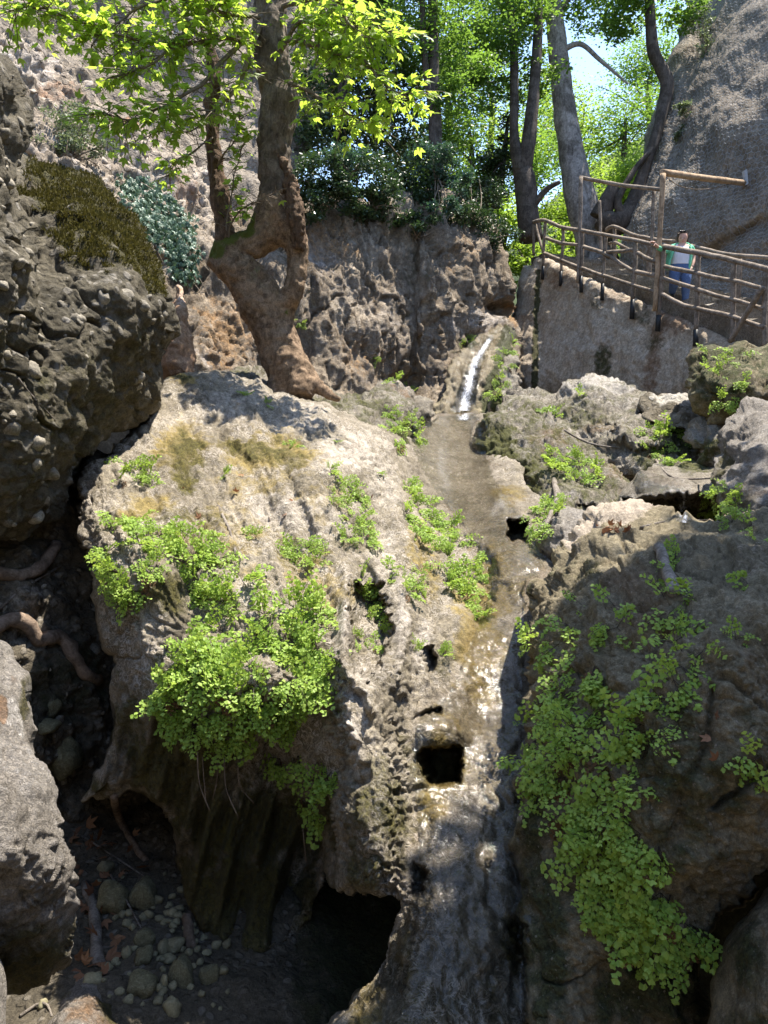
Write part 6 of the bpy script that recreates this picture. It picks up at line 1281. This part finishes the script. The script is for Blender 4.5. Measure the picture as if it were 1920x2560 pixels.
def put_stone(x, y, w, h, mi, name, label, cat, group, sink=0.25, par=None):
    hh = cast(x, y + h*0.2)
    if hh is None or (name == 'pebble' and hh[2].name != 'ravine_floor'): return None
    loc = np.array(hh[0]); d = (loc-CAM) @ np.array([0, CP, SP]); rx = w*d/FPX/2; rz = h*d/FPX/2*0.95
    o = obj(name, mi, None, tuple(loc + np.array([0, 0.15*rx, rz*(1-sink*2)*0.6])), (rng.normal()*.15, rng.normal()*.15, rng.uniform(0, 6.28) if w < 60 and abs(w-h) < 10 else 0), (rx, rx*0.9, rz))
    return tag(o, label, cat, group)
for x, y, w, h, k, lab in STN: put_stone(x, y, w, h, SM[k], 'stone', lab, 'stone', None)
bpy.context.view_layer.update()
for k in range(150):
    x, y = rng.uniform(215, 570), rng.uniform(2180, 2545)
    if rng.random() < 0.55: x, y = rng.normal(425, 45), rng.normal(2350, 60)
    w = rng.uniform(10, 27); put_stone(x, y, w, w*rng.uniform(0.6, 1.0), SM[int(rng.integers(5))], 'pebble', 'small rounded pebble in the heap on the shady ravine floor', 'pebble', 'pebbles on the ravine floor', 0.2)
def embed(parent, key, n, sizes, meshes, name, moss_max=0.35, region=None, clump=True):
    pts, v, nv, mk = RELIEF[key]; ok = (mk[:, 0] < moss_max) & (pts[:, 0] > 0) & (pts[:, 1] > 0) & (pts[:, 0] < 1920)
    if region: ok &= poly_sd(pts, np.array(region, float))[0] > 0
    idx = rng.choice(np.where(ok)[0], n, replace=False)
    for i_ in idx:
        s = sizes[0] + (sizes[1]-sizes[0])*rng.random()**2.2; a = rng.normal(size=3); m = rot_to(a, nv[i_])
        o = obj(name, meshes[int(rng.integers(len(meshes)))], parent)
        o.matrix_local = Matrix.Translation(Vector((v[i_] - nv[i_]*s*0.32).tolist())) @ Matrix(m.tolist()).to_4x4() @ Matrix.Diagonal((s, s*rng.uniform(.6, .95), s*rng.uniform(.45, .7), 1))
embed(b_moss, 'huge pebbly boulder with a cap of brown moss, beside the plane tree', 80, (0.012, 0.085), CM, 'cobble')
embed(b_side, 'tall pebble-studded rock face flanking the moss-capped boulder', 70, (0.012, 0.06), CM, 'cobble')
M['rubble'] = plain_mat('rubble', (0.33, 0.275, 0.22), 0.9, 0.3, 5, 0.4)
RM = [stone_mesh(70+k, 0.45) for k in range(5)]
for m in RM: m.materials.append(M['rubble'])
embed(bpy.data.objects['hillside'], 'hillside', 240, (0.04, 0.15), RM, 'stone', 2)
embed(bpy.data.objects['earth_bank'], 'earth_bank', 90, (0.015, 0.06), CM, 'stone', 2)

# moss tufts on the capped boulder
def moss_tufts(parent, key, n, h, mat, thr=0.55):
    pts, v, nv, mk = RELIEF[key]; idx = np.where((mk[:, 0] > thr) & (nv[:, 2] > -0.1))[0]; idx = rng.choice(idx, n); mb = MB()
    idx = idx[fbm(v[idx]*7, 2) + 0.9*mk[idx, 0] + 0.25*rng.normal(size=len(idx)) > 0.55]; n = len(idx)
    b = v[idx] + rng.normal(size=(n, 3))*0.012; d = nv[idx]*0.7 + np.array([0, 0, .5]) + rng.normal(size=(n, 3))*0.5; d /= np.linalg.norm(d, axis=1)[:, None]
    s = np.cross(d, rng.normal(size=(n, 3))); s /= np.linalg.norm(s, axis=1)[:, None]; L = (h*(0.5 + rng.random(n)))[:, None]
    V = np.stack([b - s*L*0.22, b + s*L*0.22, b + d*L], 1).reshape(-1, 3); mb.add(V, None, np.arange(n*3).reshape(-1, 3), np.repeat(rng.random(n), 3))
    o = obj('moss', mb.mesh('moss', mat, False), parent); o['kind'] = 'stuff'
M['moss_tuft'] = leaf_mat('moss_tuft', (0.045, 0.042, 0.012), (0.13, 0.112, 0.028), (0.10, 0.09, 0.02), 0.85, 0.25, 0.1)
moss_tufts(b_moss, 'huge pebbly boulder with a cap of brown moss, beside the plane tree', 34000, 0.026, M['moss_tuft'], 0.5)

M['root'] = bark_mat('root', (0.12, 0.085, 0.06), (0.33, 0.25, 0.19), scale=9, stretch=(2, 2, 2), bump=0.6)
M['stick'] = bark_mat('grey_stick', (0.10, 0.085, 0.07), (0.30, 0.26, 0.22), scale=14, stretch=(3, 3, 3), bump=0.6)
def lay(name, pts, r0, r1, mat, label, cat, group=None, lift=0.6, n=5):
    """limb laid over the rock along traced pixels"""
    p = []
    for x, y in catmull(np.array(pts, float), 3):
        h = cast(x, y)
        if h: p.append(np.array(h[0]) + np.array(h[1])*0)
    p = np.array(p)
    for _ in range(2): p[1:-1] = (p[:-2] + p[1:-1]*2 + p[2:])/4
    d = (p-CAM) @ np.array([0, CP, SP]); r = np.linspace(r0, r1, len(p))*d/FPX
    tc = CAM - p; tc /= np.linalg.norm(tc, axis=1)[:, None]; p = p + tc*(r*lift)[:, None]
    r = r*(1 + 0.22*fbm(p*7, 2)); p = p + 0.35*r.mean()*np.c_[fbm(p*6, 2), fbm(p*6+3, 2), fbm(p*6+7, 2)]; v, q, t = tube(p, r, 10, 0.3, True, 14); return tag(obj(name, mesh_np(name, v, q, t, M[mat], True), None), label, cat, group)
lay('root', [(-40,1440),(0,1428),(50,1442),(100,1425),(130,1385),(143,1362)], 17, 13, 'root', 'thick pale broken root sticking out of the earth bank', 'root', lift=1.2)
lay('root', [(-20,1570),(30,1545),(75,1560),(95,1610),(130,1590),(165,1605),(190,1650),(215,1690),(250,1700)], 20, 14, 'root', 'long brown root snaking down the earth bank', 'root', lift=0.9)
lay('root', [(284,1990),(298,2050),(325,2095),(365,2150)], 9, 8, 'root', 'thin brown root running down behind the egg-shaped stone', 'root')
lay('root', [(212,2210),(232,2270),(238,2340),(246,2410)], 11, 14, 'stick', 'dark upright root stump beside the flat mossy slab', 'root')
lay('log_piece', [(470,2290),(474,2330),(478,2370)], 13, 14, 'root', 'split piece of brown wood beside the pebble heap', 'wood')
lay('dead_branch', [(1648,1372),(1662,1410),(1676,1450),(1690,1486)], 16, 17, 'stick', 'broken grey dead branch stub lying on the brown boulder', 'branch', lift=0.9)
TW = [([(545,1266),(566,1308),(580,1340),(590,1390)], 4, 3, 'dark twig lying on the big slope above the ferns'), ([(45,945),(80,990),(110,1020),(137,1052)], 3, 2, 'pale forked twig caught against the pebbly rocks'), ([(0,1522),(60,1468),(110,1440),(152,1415)], 4, 2, 'thin pale twig crossing the broken root'),
      ([(1640,1150),(1672,1192),(1720,1198),(1785,1195)], 3, 2, 'pale twig lying along the wet ledge'), ([(1410,1075),(1470,1110),(1550,1120)], 3, 2, 'dark twig on the broad grey-topped rock'), ([(205,2090),(300,2150),(360,2190)], 3, 2, 'long thin twig across the dark ravine floor'), ([(275,2185),(310,2240),(352,2320)], 3, 2, 'pale twig leaning over the flat mossy slab'), ([(1600,1320),(1680,1300),(1780,1300)], 4, 2, 'bleached root strand on the rim of the brown boulder'), ([(50,2540),(110,2500),(130,2540)], 4, 3, 'bent twig on the half-buried boulder'), ([(1385,1200),(1392,1250),(1372,1300),(1350,1340)], 8, 6, 'grey root gripping the rock beside the upper slot')]
for pts, r0, r1, lab in TW: lay('twig', pts, r0, r1, 'stick', lab, 'twig')
M['dry_leaf'] = leaf_mat('dry_leaf', (0.16, 0.07, 0.035), (0.30, 0.16, 0.08), (0.25, 0.1, 0.04), 0.7, 0.2)
dl = [mesh_np('dry_leaf', np.c_[LV[:, :2], LV[:, 2] + 0.25*np.sin(LV[:, 0]*3 + k)*LV[:, 1]**2 + 0.12*LV[:, 0]*(k-1)], None, LT, M['dry_leaf'], False, None, np.full(len(LV), k/3)) for k in range(4)]
def dry(x, y, s, label, group):
    h = cast(x, y)
    if h is None or ('ravine' in label and h[2].name != 'ravine_floor'): return
    nn = np.array(h[1]) + rng.normal(size=3)*0.3; m = rot_to(rng.normal(size=3), nn); o = obj('dry_leaf', dl[int(rng.integers(4))], None)
    o.matrix_world = Matrix.Translation(Vector((np.array(h[0]) + np.array(h[1])*0.012).tolist())) @ Matrix(m.tolist()).to_4x4() @ Matrix.Scale(s, 4); tag(o, label, 'leaf', group)
for k in range(70): dry(rng.normal(235, 50), rng.uniform(2060, 2440), rng.uniform(0.06, 0.12), 'brown curled plane leaf among the litter of the ravine floor', 'dry leaves on the ravine floor')
for k in range(10): dry(rng.normal(1530, 28), rng.normal(1318, 8), rng.uniform(0.05, 0.09), 'dry leaf on the pale rim of the brown boulder', 'dry leaves on the boulder rim')
for k in range(12): dry(rng.uniform(450, 1000), rng.uniform(1050, 1350), rng.uniform(0.05, 0.08), 'fallen brown leaf on the big pale slope', 'dry leaves on the slope')
for x, y in ((1785,1855),(1795,1905),(1800,1775)): dry(x, y, 0.05, 'small dry leaf stuck to the bare side of the brown boulder', 'leaves stuck on the brown boulder')
# rootlets dangling from the bank of fern
for x, y, L in [(500,1868,0.34),(512,1880,0.26),(545,1860,0.3),(566,1880,0.36),(600,1900,0.24),(760,2060,0.2),(770,2040,0.16)]:
    h = cast(x, y)
    if h:
        b = np.array(h[0]) - np.array([0, 0.06, 0]); p = catmull(np.array([b, b + [0.01, -.02, -L*0.5], b + [rng.normal()*.04 + .02, -.02, -L]]), 5)
        v, q, t = tube(p, 0.0028, 4); tag(obj('rootlet', mesh_np('rootlet', v, q, t, M['root'], True)), 'pale rootlet dangling from the bank of fern over the cave', 'rootlet', 'rootlets under the fern bank')
